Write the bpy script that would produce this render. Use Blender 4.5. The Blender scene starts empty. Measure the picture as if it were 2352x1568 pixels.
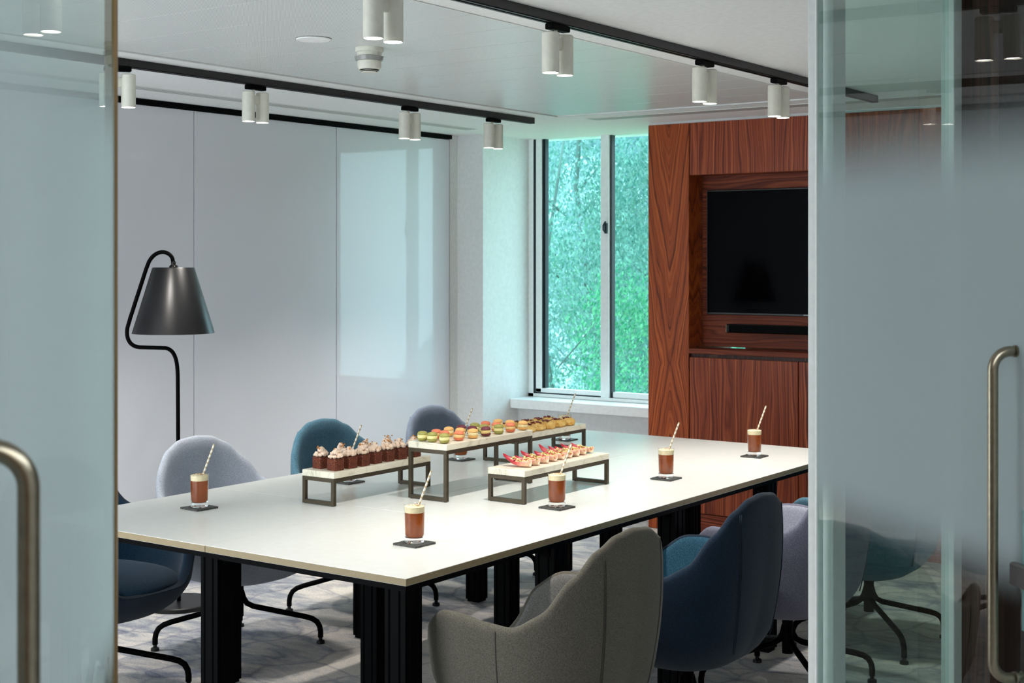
import bpy, bmesh, math, random
from mathutils import Vector, Matrix, noise

PI = math.pi
SC = bpy.context.scene
COL = SC.collection
RND = random.Random(7)

# ------------------------------------------------------------------ helpers
def lin(c):
    return c / 12.92 if c <= 0.04045 else ((c + 0.055) / 1.055) ** 2.4

def rgb(r, g, b):
    return (lin(r / 255), lin(g / 255), lin(b / 255), 1.0)

class Nodes:
    def __init__(self, name):
        self.m = bpy.data.materials.new(name)
        self.m.use_nodes = True
        self.t = self.m.node_tree
        self.t.nodes.clear()
        self.out = self.t.nodes.new('ShaderNodeOutputMaterial')
    def n(self, kind, **kw):
        nd = self.t.nodes.new('ShaderNode' + kind)
        for k, v in kw.items():
            if k in nd.inputs.keys() if isinstance(k, str) else False:
                pass
            setattr(nd, k, v)
        return nd
    def l(self, a, b):
        self.t.links.new(a, b)
    def val(self, sock, v):
        if hasattr(v, 'is_output'):
            self.l(v, sock)
        else:
            sock.default_value = v
    def math(self, op, a, b=None, c=None):
        nd = self.n('Math', operation=op)
        self.val(nd.inputs[0], a)
        if b is not None: self.val(nd.inputs[1], b)
        if c is not None: self.val(nd.inputs[2], c)
        return nd.outputs[0]
    def coord(self, which='Object', scale=(1, 1, 1), loc=(0, 0, 0)):
        tc = self.n('TexCoord')
        mp = self.n('Mapping')
        mp.inputs['Scale'].default_value = scale
        mp.inputs['Location'].default_value = loc
        self.l(tc.outputs[which], mp.inputs['Vector'])
        return mp.outputs[0]
    def noise(self, vec, scale, detail=2, rough=0.5, dist=0.0):
        nd = self.n('TexNoise')
        if vec is not None: self.l(vec, nd.inputs['Vector'])
        nd.inputs['Scale'].default_value = scale
        nd.inputs['Detail'].default_value = detail
        nd.inputs['Roughness'].default_value = rough
        nd.inputs['Distortion'].default_value = dist
        return nd.outputs['Fac']
    def bands(self, phase, scale=1.0, detail=2.0, rough=0.6):
        nd = self.n('TexNoise', noise_dimensions='1D')
        self.l(phase, nd.inputs['W'])
        nd.inputs['Scale'].default_value = scale
        nd.inputs['Detail'].default_value = detail
        nd.inputs['Roughness'].default_value = rough
        return nd.outputs['Fac']
    def ramp(self, fac, stops, interp='LINEAR'):
        nd = self.n('ValToRGB')
        cr = nd.color_ramp
        cr.interpolation = interp
        while len(cr.elements) < len(stops):
            cr.elements.new(0.5)
        for e, (p, c) in zip(cr.elements, stops):
            e.position = p
            e.color = c
        self.l(fac, nd.inputs[0])
        return nd.outputs[0]
    def mixc(self, fac, a, b, blend='MIX'):
        nd = self.n('Mix', data_type='RGBA', blend_type=blend)
        self.val(nd.inputs[0], fac)
        self.val(nd.inputs[6], a)
        self.val(nd.inputs[7], b)
        return nd.outputs[2]
    def bump(self, h, strength=0.3, dist=0.002):
        nd = self.n('Bump')
        nd.inputs['Strength'].default_value = strength
        nd.inputs['Distance'].default_value = dist
        self.l(h, nd.inputs['Height'])
        return nd.outputs[0]
    def principled(self, base, rough=0.5, metal=0.0, normal=None, **kw):
        p = self.n('BsdfPrincipled')
        self.val(p.inputs['Base Color'], base)
        self.val(p.inputs['Roughness'], rough)
        self.val(p.inputs['Metallic'], metal)
        if normal is not None: self.l(normal, p.inputs['Normal'])
        for k, v in kw.items():
            self.val(p.inputs[k.replace('_', ' ')], v)
        self.l(p.outputs[0], self.out.inputs[0])
        return p

MATS = {}
def plain(name, c, rough=0.5, metal=0.0, var=0.04, scale=40, **kw):
    """single-colour material with a faint procedural mottling"""
    if name in MATS: return MATS[name]
    N = Nodes(name)
    f = N.noise(N.coord(), scale, 3)
    lo = tuple(x * (1 - var) for x in c[:3]) + (1,)
    hi = tuple(min(1, x * (1 + var)) for x in c[:3]) + (1,)
    N.principled(N.ramp(f, [(0.3, lo), (0.7, hi)]), rough, metal, **kw)
    MATS[name] = N.m
    return N.m

def fabric(name, c1, c2, fleck=None):
    if name in MATS: return MATS[name]
    N = Nodes(name)
    v = N.coord()
    f1 = N.noise(v, 420, 2, 0.6)
    f2 = N.noise(N.coord(scale=(1, 1, 2.2)), 240, 3, 0.7)
    f = N.math('ADD', N.math('MULTIPLY', f1, 0.55), N.math('MULTIPLY', f2, 0.45))
    col = N.ramp(f, [(0.36, c1), (0.62, c2)])
    big = N.noise(v, 7, 2)
    col = N.mixc(N.math('MULTIPLY', big, 0.25), col, c1)
    N.principled(col, 0.92, 0.0, N.bump(f, 0.55, 0.0015), Sheen_Weight=0.12, Sheen_Roughness=0.5,
                 Specular_IOR_Level=0.15)
    MATS[name] = N.m
    return N.m

def walnut(name, axis='z', dark=(84, 30, 15), mid=(142, 62, 34), light=(186, 98, 58), gloss=0.38, dense=1.0):
    if name in MATS: return MATS[name]
    N = Nodes(name)
    sc = {'z': (1, 1, 0.12), 'x': (0.12, 1, 1)}[axis]
    v = N.coord(scale=tuple(s * dense for s in sc))
    warp = N.noise(v, 4.0, 3, 0.5)
    tc = N.n('TexCoord'); sx = N.n('SeparateXYZ'); N.l(tc.outputs['Object'], sx.inputs[0])
    across = N.math('ADD', sx.outputs['X'], sx.outputs['Y']) if axis == 'z' else N.math('ADD', sx.outputs['Z'], sx.outputs['Y'])
    ph = N.math('ADD', N.math('MULTIPLY', across, 210.0 * dense), N.math('MULTIPLY', warp, 62.0))
    w = N.bands(ph, 0.34)
    sc2 = {'z': (1, 1, 0.02), 'x': (0.02, 1, 1)}[axis]
    fine = N.noise(N.coord(scale=sc2), 160, 2, 0.6)
    broad = N.noise(N.coord(scale=sc), 9, 2)
    f = N.math('ADD', N.math('ADD', N.math('MULTIPLY', w, 0.62), N.math('MULTIPLY', fine, 0.26)), N.math('MULTIPLY', broad, 0.12))
    col = N.ramp(f, [(0.36, rgb(*dark)), (0.50, rgb(*mid)), (0.66, rgb(*light))])
    N.principled(col, gloss, 0.0, N.bump(fine, 0.08, 0.001), Specular_IOR_Level=0.3)
    MATS[name] = N.m
    return N.m

def walnut_flame(name, xc, zc):
    """crown-cut veneer: nested pointed arches mirrored about a book-match height"""
    if name in MATS: return MATS[name]
    N = Nodes(name)
    tc = N.n('TexCoord'); sx = N.n('SeparateXYZ'); N.l(tc.outputs['Object'], sx.inputs[0])
    u = N.math('SUBTRACT', sx.outputs['X'], xc)
    wob = N.noise(N.coord(scale=(3, 3, 0.6)), 1.8, 2, 0.4)
    u = N.math('ADD', u, N.math('MULTIPLY', N.math('SUBTRACT', wob, 0.5), 0.05))
    au = N.math('SQRT', N.math('ADD', N.math('MULTIPLY', u, u), 0.00025))
    zz = N.math('ABSOLUTE', N.math('SUBTRACT', sx.outputs['Z'], zc))
    ph = N.math('SUBTRACT', N.math('MULTIPLY', au, 330.0), N.math('MULTIPLY', zz, 44.0))
    ph = N.math('ADD', ph, N.math('MULTIPLY', N.noise(N.coord(scale=(4, 4, 0.7)), 1.6, 3, 0.4), 30.0))
    w = N.bands(ph, 0.22, 3.0, 0.62)
    fine = N.noise(N.coord(scale=(1, 1, 0.02)), 170, 2, 0.6)
    f = N.math('ADD', N.math('MULTIPLY', w, 0.76), N.math('MULTIPLY', fine, 0.24))
    col = N.ramp(f, [(0.36, rgb(92, 34, 14)), (0.48, rgb(152, 68, 28)), (0.64, rgb(192, 98, 46))])
    N.principled(col, 0.36, 0.0, None, Specular_IOR_Level=0.3)
    MATS[name] = N.m
    return N.m

def emit(name, c, s):
    if name in MATS: return MATS[name]
    N = Nodes(name)
    e = N.n('Emission'); e.inputs[0].default_value = c; e.inputs[1].default_value = s
    N.l(e.outputs[0], N.out.inputs[0])
    MATS[name] = N.m
    return N.m

def clear_glass(name, tint, ior=1.5, rough=0.0):
    if name in MATS: return MATS[name]
    N = Nodes(name)
    tr = N.n('BsdfTransparent'); tr.inputs[0].default_value = tint
    gl = N.n('BsdfGlossy'); gl.inputs['Roughness'].default_value = rough
    fr = N.n('Fresnel'); fr.inputs[0].default_value = ior
    # facing side of a slab only: use the front-face Fresnel for both faces
    geo = N.n('NewGeometry')
    mx = N.n('MixShader')
    lw = N.math('MULTIPLY', fr.outputs[0], N.math('SUBTRACT', 1.0, geo.outputs['Backfacing']))
    N.l(lw, mx.inputs[0]); N.l(tr.outputs[0], mx.inputs[1]); N.l(gl.outputs[0], mx.inputs[2])
    N.l(mx.outputs[0], N.out.inputs[0])
    MATS[name] = N.m
    return N.m

def frost_film(name, cover=0.97):
    """dot-gradient frosting: opaque band fading out upwards and downwards"""
    N = Nodes(name)
    tc = N.n('TexCoord'); sx = N.n('SeparateXYZ'); N.l(tc.outputs['Object'], sx.inputs[0])
    z = sx.outputs['Z']
    def sstep(a, b):
        mr = N.n('MapRange', interpolation_type='SMOOTHSTEP')
        N.l(z, mr.inputs['Value'])
        mr.inputs['From Min'].default_value = a; mr.inputs['From Max'].default_value = b
        mr.inputs['To Min'].default_value = 0; mr.inputs['To Max'].default_value = 1
        return mr.outputs[0]
    band = N.math('MULTIPLY', sstep(0.97, 1.11), N.math('SUBTRACT', 1.0, sstep(1.74, 1.95)))
    band = N.math('MULTIPLY', band, cover)
    wn = N.n('TexWhiteNoise', noise_dimensions='3D'); N.l(tc.outputs['Object'], wn.inputs['Vector'])
    band = N.math('LESS_THAN', wn.outputs['Value'], band)
    tr = N.n('BsdfTransparent')
    tl = N.n('BsdfTranslucent'); tl.inputs[0].default_value = (0.92, 0.98, 1.0, 1)
    df = N.n('BsdfDiffuse'); df.inputs[0].default_value = (0.84, 0.92, 0.96, 1)
    rf = N.n('BsdfRefraction'); rf.inputs[0].default_value = (0.93, 1, 1, 1)
    rf.inputs['Roughness'].default_value = 0.55; rf.inputs['IOR'].default_value = 1.25
    m1 = N.n('MixShader'); m1.inputs[0].default_value = 0.4
    N.l(tl.outputs[0], m1.inputs[1]); N.l(df.outputs[0], m1.inputs[2])
    m2 = N.n('MixShader'); m2.inputs[0].default_value = 0.22
    N.l(m1.outputs[0], m2.inputs[1]); N.l(rf.outputs[0], m2.inputs[2])
    m3 = N.n('MixShader'); N.l(band, m3.inputs[0])
    N.l(tr.outputs[0], m3.inputs[1]); N.l(m2.outputs[0], m3.inputs[2])
    N.l(m3.outputs[0], N.out.inputs[0])
    return N.m

# ------------------------------------------------------------------ mesh building
class MB:
    def __init__(self):
        self.bm = bmesh.new()
    def box(self, x0, x1, y0, y1, z0, z1, bevel=0.0, seg=1):
        b = bmesh.new()
        bmesh.ops.create_cube(b, size=1.0)
        bmesh.ops.scale(b, vec=(abs(x1 - x0), abs(y1 - y0), abs(z1 - z0)), verts=b.verts)
        bmesh.ops.translate(b, vec=((x0 + x1) / 2, (y0 + y1) / 2, (z0 + z1) / 2), verts=b.verts)
        if bevel > 0:
            bmesh.ops.bevel(b, geom=b.edges[:], offset=bevel, segments=seg, affect='EDGES', profile=0.5)
        return self.add(b)
    def add(self, b, mat=None):
        me = bpy.data.meshes.new('tmp')
        if mat is not None: bmesh.ops.transform(b, matrix=mat, verts=b.verts)
        b.to_mesh(me); b.free()
        self.bm.from_mesh(me)
        bpy.data.meshes.remove(me)
        return self
    def obox(self, c, ux, uy, lx, ly, z0, z1, bevel=0.0):
        """box with horizontal axes ux, uy"""
        b = bmesh.new()
        bmesh.ops.create_cube(b, size=1.0)
        bmesh.ops.scale(b, vec=(lx, ly, z1 - z0), verts=b.verts)
        if bevel > 0:
            bmesh.ops.bevel(b, geom=b.edges[:], offset=bevel, segments=1, affect='EDGES')
        M = Matrix(((ux[0], uy[0], 0, c[0]), (ux[1], uy[1], 0, c[1]), (0, 0, 1, (z0 + z1) / 2), (0, 0, 0, 1)))
        return self.add(b, M)
    def tube(self, path, r, seg=12, cap=True):
        pts = [Vector(p) for p in path]
        n = len(pts)
        rs = r if isinstance(r, (list, tuple)) else [r] * n
        rings = []
        up = None
        for i, p in enumerate(pts):
            t = (pts[min(i + 1, n - 1)] - pts[max(i - 1, 0)]).normalized()
            if up is None:
                a = Vector((0, 0, 1)) if abs(t.z) < 0.9 else Vector((1, 0, 0))
                up = (a - t * a.dot(t)).normalized()
            else:
                up = (up - t * up.dot(t)).normalized()
            sd = t.cross(up)
            rings.append([self.bm.verts.new(p + (up * math.cos(2 * PI * k / seg) + sd * math.sin(2 * PI * k / seg)) * rs[i]) for k in range(seg)])
        for a, b in zip(rings, rings[1:]):
            for k in range(seg):
                self.bm.faces.new((a[k], a[(k + 1) % seg], b[(k + 1) % seg], b[k]))
        if cap:
            self.bm.faces.new(list(reversed(rings[0])))
            self.bm.faces.new(rings[-1])
        return self
    def lathe(self, prof, seg=32, c=(0, 0, 0), wob=None):
        rings = []
        for (r, z) in prof:
            if r <= 1e-6:
                rings.append([self.bm.verts.new((c[0], c[1], c[2] + z))])
            else:
                ring = []
                for k in range(seg):
                    a = 2 * PI * k / seg
                    rr = r * (wob(a, z) if wob else 1.0)
                    ring.append(self.bm.verts.new((c[0] + rr * math.cos(a), c[1] + rr * math.sin(a), c[2] + z)))
                rings.append(ring)
        for a, b in zip(rings, rings[1:]):
            for k in range(seg):
                k2 = (k + 1) % seg
                if len(a) == 1 and len(b) == 1: continue
                if len(a) == 1: self.bm.faces.new((a[0], b[k], b[k2])) if True else None
                elif len(b) == 1: self.bm.faces.new((a[k], b[0], a[k2]))
                else: self.bm.faces.new((a[k], b[k], b[k2], a[k2]))
        return self
    def blob(self, c, r, sub=2, amp=0.0, freq=60.0, squash=(1, 1, 1), seed=0.0):
        b = bmesh.new()
        bmesh.ops.create_icosphere(b, subdivisions=sub, radius=1.0)
        for v in b.verts:
            p = Vector((v.co.x * squash[0], v.co.y * squash[1], v.co.z * squash[2])) * r
            if amp:
                k = noise.noise((p + Vector((seed, seed * 1.7, seed * 0.6))) * freq)
                p = p * (1 + amp * k)
            v.co = p + Vector(c)
        return self.add(b)
    def prism(self, poly, z0, z1):
        lo = [self.bm.verts.new((x, y, z0)) for x, y in poly]
        hi = [self.bm.verts.new((x, y, z1)) for x, y in poly]
        n = len(poly)
        for k in range(n):
            self.bm.faces.new((lo[k], lo[(k + 1) % n], hi[(k + 1) % n], hi[k]))
        self.bm.faces.new(list(reversed(lo))); self.bm.faces.new(hi)
        return self
    def build(self, name, mat, parent=None, smooth=False, auto=None, kind=None):
        bm = self.bm
        bmesh.ops.recalc_face_normals(bm, faces=bm.faces)
        me = bpy.data.meshes.new(name)
        bm.to_mesh(me); bm.free()
        if mat is not None: me.materials.append(mat)
        if smooth:
            for p in me.polygons: p.use_smooth = True
        if auto is not None:
            bm2 = bmesh.new(); bm2.from_mesh(me)
            for f in bm2.faces: f.smooth = True
            for e in bm2.edges:
                if len(e.link_faces) == 2 and e.calc_face_angle(0) > auto: e.smooth = False
            bm2.to_mesh(me); bm2.free()
        o = bpy.data.objects.new(name, me)
        COL.objects.link(o)
        if parent is not None: o.parent = parent
        if kind: o['kind'] = kind
        return o

def thing(name, label, cat, loc=(0, 0, 0), rz=0.0, group=None):
    o = bpy.data.objects.new(name, None)
    o.empty_display_size = 0.05
    COL.objects.link(o)
    o.location = loc; o.rotation_euler = (0, 0, rz)
    o['label'] = label; o['category'] = cat
    if group: o['group'] = group
    return o

def tag(o, label, cat, group=None):
    o['label'] = label; o['category'] = cat
    if group: o['group'] = group
    return o

def copy_thing(src, loc, rz, label, group=None):
    """a copy of a thing with copies of its parts and sub-parts"""
    r = src.copy(); COL.objects.link(r)
    r.location = loc; r.rotation_euler = (0, 0, rz); r['label'] = label
    if group: r['group'] = group
    for ch in KIDS[src.name]:
        c = ch.copy(); COL.objects.link(c); c.parent = r
        for g in KIDS.get(ch.name, []):
            d = g.copy(); COL.objects.link(d); d.parent = c
    return r
KIDS = {}
def note_kids(root):
    for o in bpy.data.objects:
        if o.parent is not None:
            KIDS.setdefault(o.parent.name, [])
            if o not in KIDS[o.parent.name]: KIDS[o.parent.name].append(o)
ORD = ['first', 'second', 'third', 'fourth', 'fifth', 'sixth', 'seventh', 'eighth', 'ninth', 'tenth']

# ------------------------------------------------------------------ camera
CAM_H = 1.614
YAW = math.radians(35.25)
cam = bpy.data.cameras.new('camera')
co = bpy.data.objects.new('camera', cam); COL.objects.link(co)
co.location = (0, 0, CAM_H); co.rotation_euler = (PI / 2, 0, YAW)
cam.sensor_width = 36; cam.lens = 3271.2 / 2352 * 36
cam.shift_y = -(784 - 598.9) / 2352
cam.clip_start = 0.05; cam.clip_end = 200
cam.dof.use_dof = True; cam.dof.focus_distance = 4.9; cam.dof.aperture_fstop = 9.0
SC.camera = co

# ------------------------------------------------------------------ materials
M_white = plain('wall_paint', rgb(226, 228, 228), 0.55)
M_ceil = plain('ceiling_paint', rgb(246, 247, 248), 0.6)
M_panel = plain('gloss_white_panel', rgb(218, 219, 226), 0.3, var=0.01, scale=3, Specular_IOR_Level=0.3, Coat_Weight=0.55, Coat_Roughness=0.03)
M_black = plain('black_metal', rgb(9, 9, 10), 0.42, Specular_IOR_Level=0.3)
M_blackm = plain('black_satin', rgb(4, 4, 5), 0.5, Specular_IOR_Level=0.04)
M_track = plain('track_black', rgb(24, 24, 26), 0.42)
M_alu = plain('aluminium', rgb(228, 230, 228), 0.4)
M_upvc = plain('window_white', rgb(246, 250, 252), 0.35)
M_gasket = plain('gasket', rgb(18, 34, 42), 0.6)
M_lampbody = plain('lamp_white', rgb(222, 220, 208), 0.45)
M_lens = emit('lamp_lens', (1.0, 0.96, 0.9, 1), 14.0)
M_steel = plain('brushed_steel', rgb(150, 140, 122), 0.3, 1.0, var=0.1, scale=90)
M_bronze = plain('bronze_metal', rgb(74, 65, 51), 0.42, 0.6, var=0.12, scale=60)
M_brass = plain('bronze_edge', rgb(150, 122, 84), 0.4, 0.6)
M_wood = walnut('walnut_vertical', 'z')
M_woodx = walnut('walnut_horizontal', 'x', dark=(74, 28, 14), mid=(122, 52, 28), light=(160, 80, 48), gloss=0.55)
M_wooddk = walnut('walnut_corridor', 'z', dark=(40, 20, 16), mid=(66, 36, 28), light=(92, 54, 42), dense=0.8)
M_screen = plain('screen_black', rgb(3, 3, 5), 0.06, var=0.0, Specular_IOR_Level=0.035)
M_tvbezel = plain('bezel', rgb(12, 12, 13), 0.3)

def make_tabletop():
    N = Nodes('tabletop_laminate')
    f = N.noise(N.coord(), 30, 3)
    N.principled(N.ramp(f, [(0.3, rgb(218, 219, 214)), (0.7, rgb(223, 223, 219))]), 0.3, 0.0, None, Specular_IOR_Level=0.5)
    return N.m
M_top = make_tabletop()
M_topedge = plain('tabletop_edge', rgb(150, 132, 100), 0.5)

def make_carpet():
    N = Nodes('carpet')
    v = N.coord()
    big = N.noise(v, 1.1, 3, 0.6, 0.6)
    med = N.noise(N.coord(scale=(1, 2.6, 1)), 3.6, 5, 0.7, 1.0)
    fib = N.noise(v, 300, 2, 0.7)
    fib2 = N.noise(N.coord(scale=(1, 3, 1)), 90, 3, 0.7)
    vo = N.n('TexVoronoi', feature='DISTANCE_TO_EDGE'); vo.inputs['Scale'].default_value = 3.3
    wv = N.n('Mapping')
    tc = N.n('TexCoord')
    nz = N.n('TexNoise'); nz.inputs['Scale'].default_value = 4.0; nz.inputs['Detail'].default_value = 4
    N.l(tc.outputs['Object'], nz.inputs['Vector'])
    ad = N.n('VectorMath', operation='MULTIPLY_ADD'); ad.inputs[1].default_value = (0.16, 0.16, 0.16)
    N.l(nz.outputs['Color'], ad.inputs[0]); N.l(tc.outputs['Object'], ad.inputs[2])
    N.l(ad.outputs[0], vo.inputs['Vector'])
    vc = N.n('TexVoronoi'); vc.inputs['Scale'].default_value = 3.3
    N.l(ad.outputs[0], vc.inputs['Vector'])
    sepc = N.n('SeparateColor'); N.l(vc.outputs['Color'], sepc.inputs[0])
    crack = N.math('SUBTRACT', 1.0, N.math('SMOOTH_MIN', N.math('MULTIPLY', vo.outputs['Distance'], 22.0), 1.0, 0.2))
    a = N.math('ADD', N.math('MULTIPLY', big, 0.5), N.math('MULTIPLY', sepc.outputs[0], 0.14))
    a = N.math('ADD', a, N.math('MULTIPLY', med, 0.56))
    col = N.ramp(a, [(0.40, rgb(106, 114, 134)), (0.52, rgb(170, 172, 176)), (0.64, rgb(222, 215, 206)), (0.85, rgb(240, 232, 216))])
    f2 = N.math('ADD', N.math('MULTIPLY', fib, 0.5), N.math('MULTIPLY', fib2, 0.5))
    col = N.mixc(N.math('MULTIPLY', crack, N.math('MULTIPLY', med, 0.9)), col, rgb(120, 120, 142))
    col = N.mixc(1.0, col, N.ramp(f2, [(0.32, (0.48, 0.48, 0.54, 1)), (0.6, (1.05, 1.05, 1.05, 1))]), 'MULTIPLY')
    N.principled(col, 0.97, 0.0, N.bump(f2, 0.7, 0.004), Specular_IOR_Level=0.1)
    return N.m
M_carpet = make_carpet()

def make_perf():
    N = Nodes('perforated_metal_ceiling')
    tc = N.n('TexCoord'); mp = N.n('Mapping'); mp.inputs['Scale'].default_value = (160, 160, 160)
    N.l(tc.outputs['Object'], mp.inputs[0])
    fx = N.n('VectorMath', operation='FRACTION'); N.l(mp.outputs[0], fx.inputs[0])
    sb = N.n('VectorMath', operation='SUBTRACT'); N.l(fx.outputs[0], sb.inputs[0]); sb.inputs[1].default_value = (.5, .5, 0)
    sp = N.n('SeparateXYZ'); N.l(sb.outputs[0], sp.inputs[0])
    d = N.math('SQRT', N.math('ADD', N.math('MULTIPLY', sp.outputs[0], sp.outputs[0]), N.math('MULTIPLY', sp.outputs[1], sp.outputs[1])))
    hole = N.math('LESS_THAN', d, 0.24)
    col = N.mixc(hole, rgb(236, 240, 240), rgb(120, 124, 126))
    N.principled(col, 0.3, 0.0, None, Specular_IOR_Level=0.5)
    return N.m
M_perf = make_perf()

def make_marble():
    N = Nodes('white_marble')
    v = N.coord()
    vein = N.noise(N.coord(scale=(1, 0.35, 0.8)), 9, 4, 0.55, 1.2)
    d = N.math('ABSOLUTE', N.math('SUBTRACT', vein, 0.5))
    big = N.noise(v, 9, 2)
    col = N.ramp(N.math('ADD', N.math('MULTIPLY', d, 9.0), N.math('MULTIPLY', big, 0.5)),
                 [(0.16, rgb(186, 180, 164)), (0.36, rgb(222, 215, 194)), (0.8, rgb(232, 226, 208))])
    N.principled(col, 0.3, 0.0, None, Subsurface_Weight=0.1, Subsurface_Radius=(0.01, 0.009, 0.008))
    return N.m
M_marble = make_marble()

def make_slate():
    N = Nodes('slate')
    f = N.noise(N.coord(), 90, 4, 0.7)
    N.principled(N.ramp(f, [(0.35, rgb(40, 40, 41)), (0.58, rgb(74, 73, 69)), (0.78, rgb(122, 118, 106))]), 0.5, 0, N.bump(f, 0.6, 0.003))
    return N.m
M_slate = make_slate()

M_tumbler = clear_glass('tumbler_glass', (0.985, 0.99, 0.985, 1))
def make_solid_glass():
    N = Nodes('solid_glass')
    g = N.n('BsdfGlass'); g.inputs['IOR'].default_value = 1.5; g.inputs['Roughness'].default_value = 0.02
    N.l(g.outputs[0], N.out.inputs[0])
    return N.m
M_solidglass = make_solid_glass()
M_pane = clear_glass('window_pane_glass', (0.80, 0.96, 0.98, 1))
M_doorglass = clear_glass('door_glass', (0.85, 0.93, 0.91, 1))

def make_coffee():
    N = Nodes('iced_coffee')
    f = N.noise(N.coord(), 40, 3, 0.6, 0.5)
    tc = N.n('TexCoord'); sx = N.n('SeparateXYZ'); N.l(tc.outputs['Object'], sx.inputs[0])
    col = N.ramp(f, [(0.3, rgb(96, 40, 14)), (0.75, rgb(156, 80, 36))])
    p = N.principled(col, 0.12, 0.0, None)
    tl = N.n('BsdfTranslucent'); tl.inputs[0].default_value = (0.98, 0.46, 0.13, 1)
    mx = N.n('MixShader'); mx.inputs[0].default_value = 0.5
    N.l(p.outputs[0], mx.inputs[1]); N.l(tl.outputs[0], mx.inputs[2]); N.l(mx.outputs[0], N.out.inputs[0])
    return N.m
M_coffee = make_coffee()
M_foam = plain('milk_foam', rgb(236, 218, 178), 0.7, var=0.08, scale=160)
M_speck = plain('chocolate_flakes', rgb(170, 110, 60), 0.7, var=0.3, scale=400)
def make_straw():
    N = Nodes('paper_straw')
    tc = N.n('TexCoord'); sx = N.n('SeparateXYZ'); N.l(tc.outputs['Generated'], sx.inputs[0])
    ph = N.math('ADD', N.math('MULTIPLY', sx.outputs['Z'], 44.0), N.math('MULTIPLY', sx.outputs['X'], 9.0))
    s = N.math('GREATER_THAN', N.math('SINE', ph), 0.25)
    N.principled(N.mixc(s, rgb(242, 234, 216), rgb(196, 176, 142)), 0.8)
    return N.m
M_straw = make_straw()

# fabrics
F_grey = fabric('fabric_warm_grey', rgb(66, 63, 56), rgb(112, 107, 96))
F_navy = fabric('fabric_navy', rgb(10, 19, 32), rgb(29, 49, 68))
F_teal = fabric('fabric_teal', rgb(38, 76, 96), rgb(100, 140, 158))
F_lilac = fabric('fabric_lilac', rgb(84, 84, 100), rgb(132, 132, 150))
F_pale = fabric('fabric_pale_grey', rgb(132, 140, 154), rgb(192, 198, 208))
F_steel = fabric('fabric_steel_grey', rgb(92, 104, 122), rgb(140, 152, 170))

# ------------------------------------------------------------------ room shell
XL, XR = -5.80, -1.40
CZ = 2.45
YB = 8.12
fl = MB().box(-6.2, 2.0, -0.8, 8.3, -0.1, 0.0).build('floor', M_carpet, kind='structure')
cl = MB()
cl.box(-6.2, -4.55, 0.6, 8.3, CZ, CZ + 0.12)
cl.box(-2.90, 2.0, 1.9, 8.3, CZ, CZ + 0.12)
cl.box(-2.90, -0.4, -0.9, 1.9, CZ, CZ + 0.12)  # gap beside this slab: unseen overhead opening, added for fill daylight
cl.box(0.9, 2.0, -0.9, 1.9, CZ, CZ + 0.12)
cl.box(-4.55, -2.90, 6.89, 8.3, CZ, CZ + 0.12)
cl.box(-4.55, -2.90, 0.6, 6.89, CZ + 0.03, CZ + 0.12)
ceil = cl.build('ceiling', M_ceil, kind='structure')
mp_ = MB()
y = 6.882
while y > 1.0:
    mp_.box(-4.542, -2.908, y - 0.2985, y, CZ + 0.002, CZ + 0.028, 0.0015)
    y -= 0.300
mp_.build('metal_ceiling_panel', M_perf, ceil)
tr = MB()
for (a, b, c, d) in ((-4.562, -4.548, 0.7, 6.905), (-2.902, -2.888, 0.7, 6.905), (-4.562, -2.888, 6.891, 6.905)):
    tr.box(a, b, c, d, CZ - 0.003, CZ + 0.004)
tr.build('panel_edge_bead', M_alu, ceil)

# glossy sliding wall panels
wl = MB().box(-6.0, XL - 0.03, 0.9, 7.6, 0.0, CZ).build('wall_left', M_white, kind='structure')
ys = [0.92, 2.96, 4.108, 5.254, 6.380, 7.490]
for a, b in zip(ys, ys[1:]):
    MB().box(XL - 0.029, XL, a + 0.0025, b - 0.0025, 0.012, 2.418, 0.002).build('sliding_panel', M_panel, wl)
MB().box(XL - 0.029, XL - 0.002, 7.494, 7.574, 0.0, CZ - 0.001).build('end_post', M_alu, wl)
MB().box(XL - 0.029, XL + 0.012, 0.92, 7.50, 2.422, CZ - 0.001).build('trim_1', M_blackm, kind='structure')

# corner column, back wall, sill
MB().box(-6.0, -5.588, 7.575, 8.3, 0.0, CZ).build('wall_corner_column', M_white, kind='structure')
wb = MB()
wb.box(-5.588, -4.2, 7.98, 8.25, 0.0, 0.615)
wb.box(-3.9, XR, 8.10, 8.25, 0.0, 2.8)
wb.box(-5.588, -3.9, 8.05, 8.25, 2.60, 2.8)
wb.build('wall_back', M_white, kind='structure')
MB().box(-5.586, -4.22, 7.88, 8.16, 0.617, 0.680, 0.003).build('trim_2', M_upvc, kind='structure')
# front wall and wall beside the doors
MB().box(-3.0, -1.75, 0.82, 0.90, 0.0, CZ - 0.001).build('wall_front', M_white, kind='structure')
MB().box(-5.8, -3.0, 0.85, 0.862, 0.0, CZ - 0.001).build('window_fill_added', clear_glass('added_front_glass', (0.97, 0.97, 0.96, 1)), kind='structure')  # unseen glass front, added to let fill daylight into the room
wr = MB().box(XR, XR + 0.10, 4.36, 8.25, 0.0, CZ).build('wall_right', M_white, kind='structure')
MB().box(XR + 0.101, XR + 0.125, 4.3365, 8.25, 0.0, CZ - 0.001).box(XR - 0.03, XR + 0.1005, 4.3365, 4.359, 0.0, CZ - 0.001).build('wood_cladding', M_wooddk, wr)

wc = MB()
wc.box(-1.85, 2.0, -0.9, -0.8, 0.0, CZ); wc.box(-1.85, -1.75, -0.8, 0.86, 0.0, CZ)  # unseen walls, added to keep stray daylight off the doors
wc.build('wall_corridor_block', plain('corridor_paint', rgb(118, 88, 56), 0.6), kind='structure')  # dark brown chosen for its reflection in door film and handles
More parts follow.
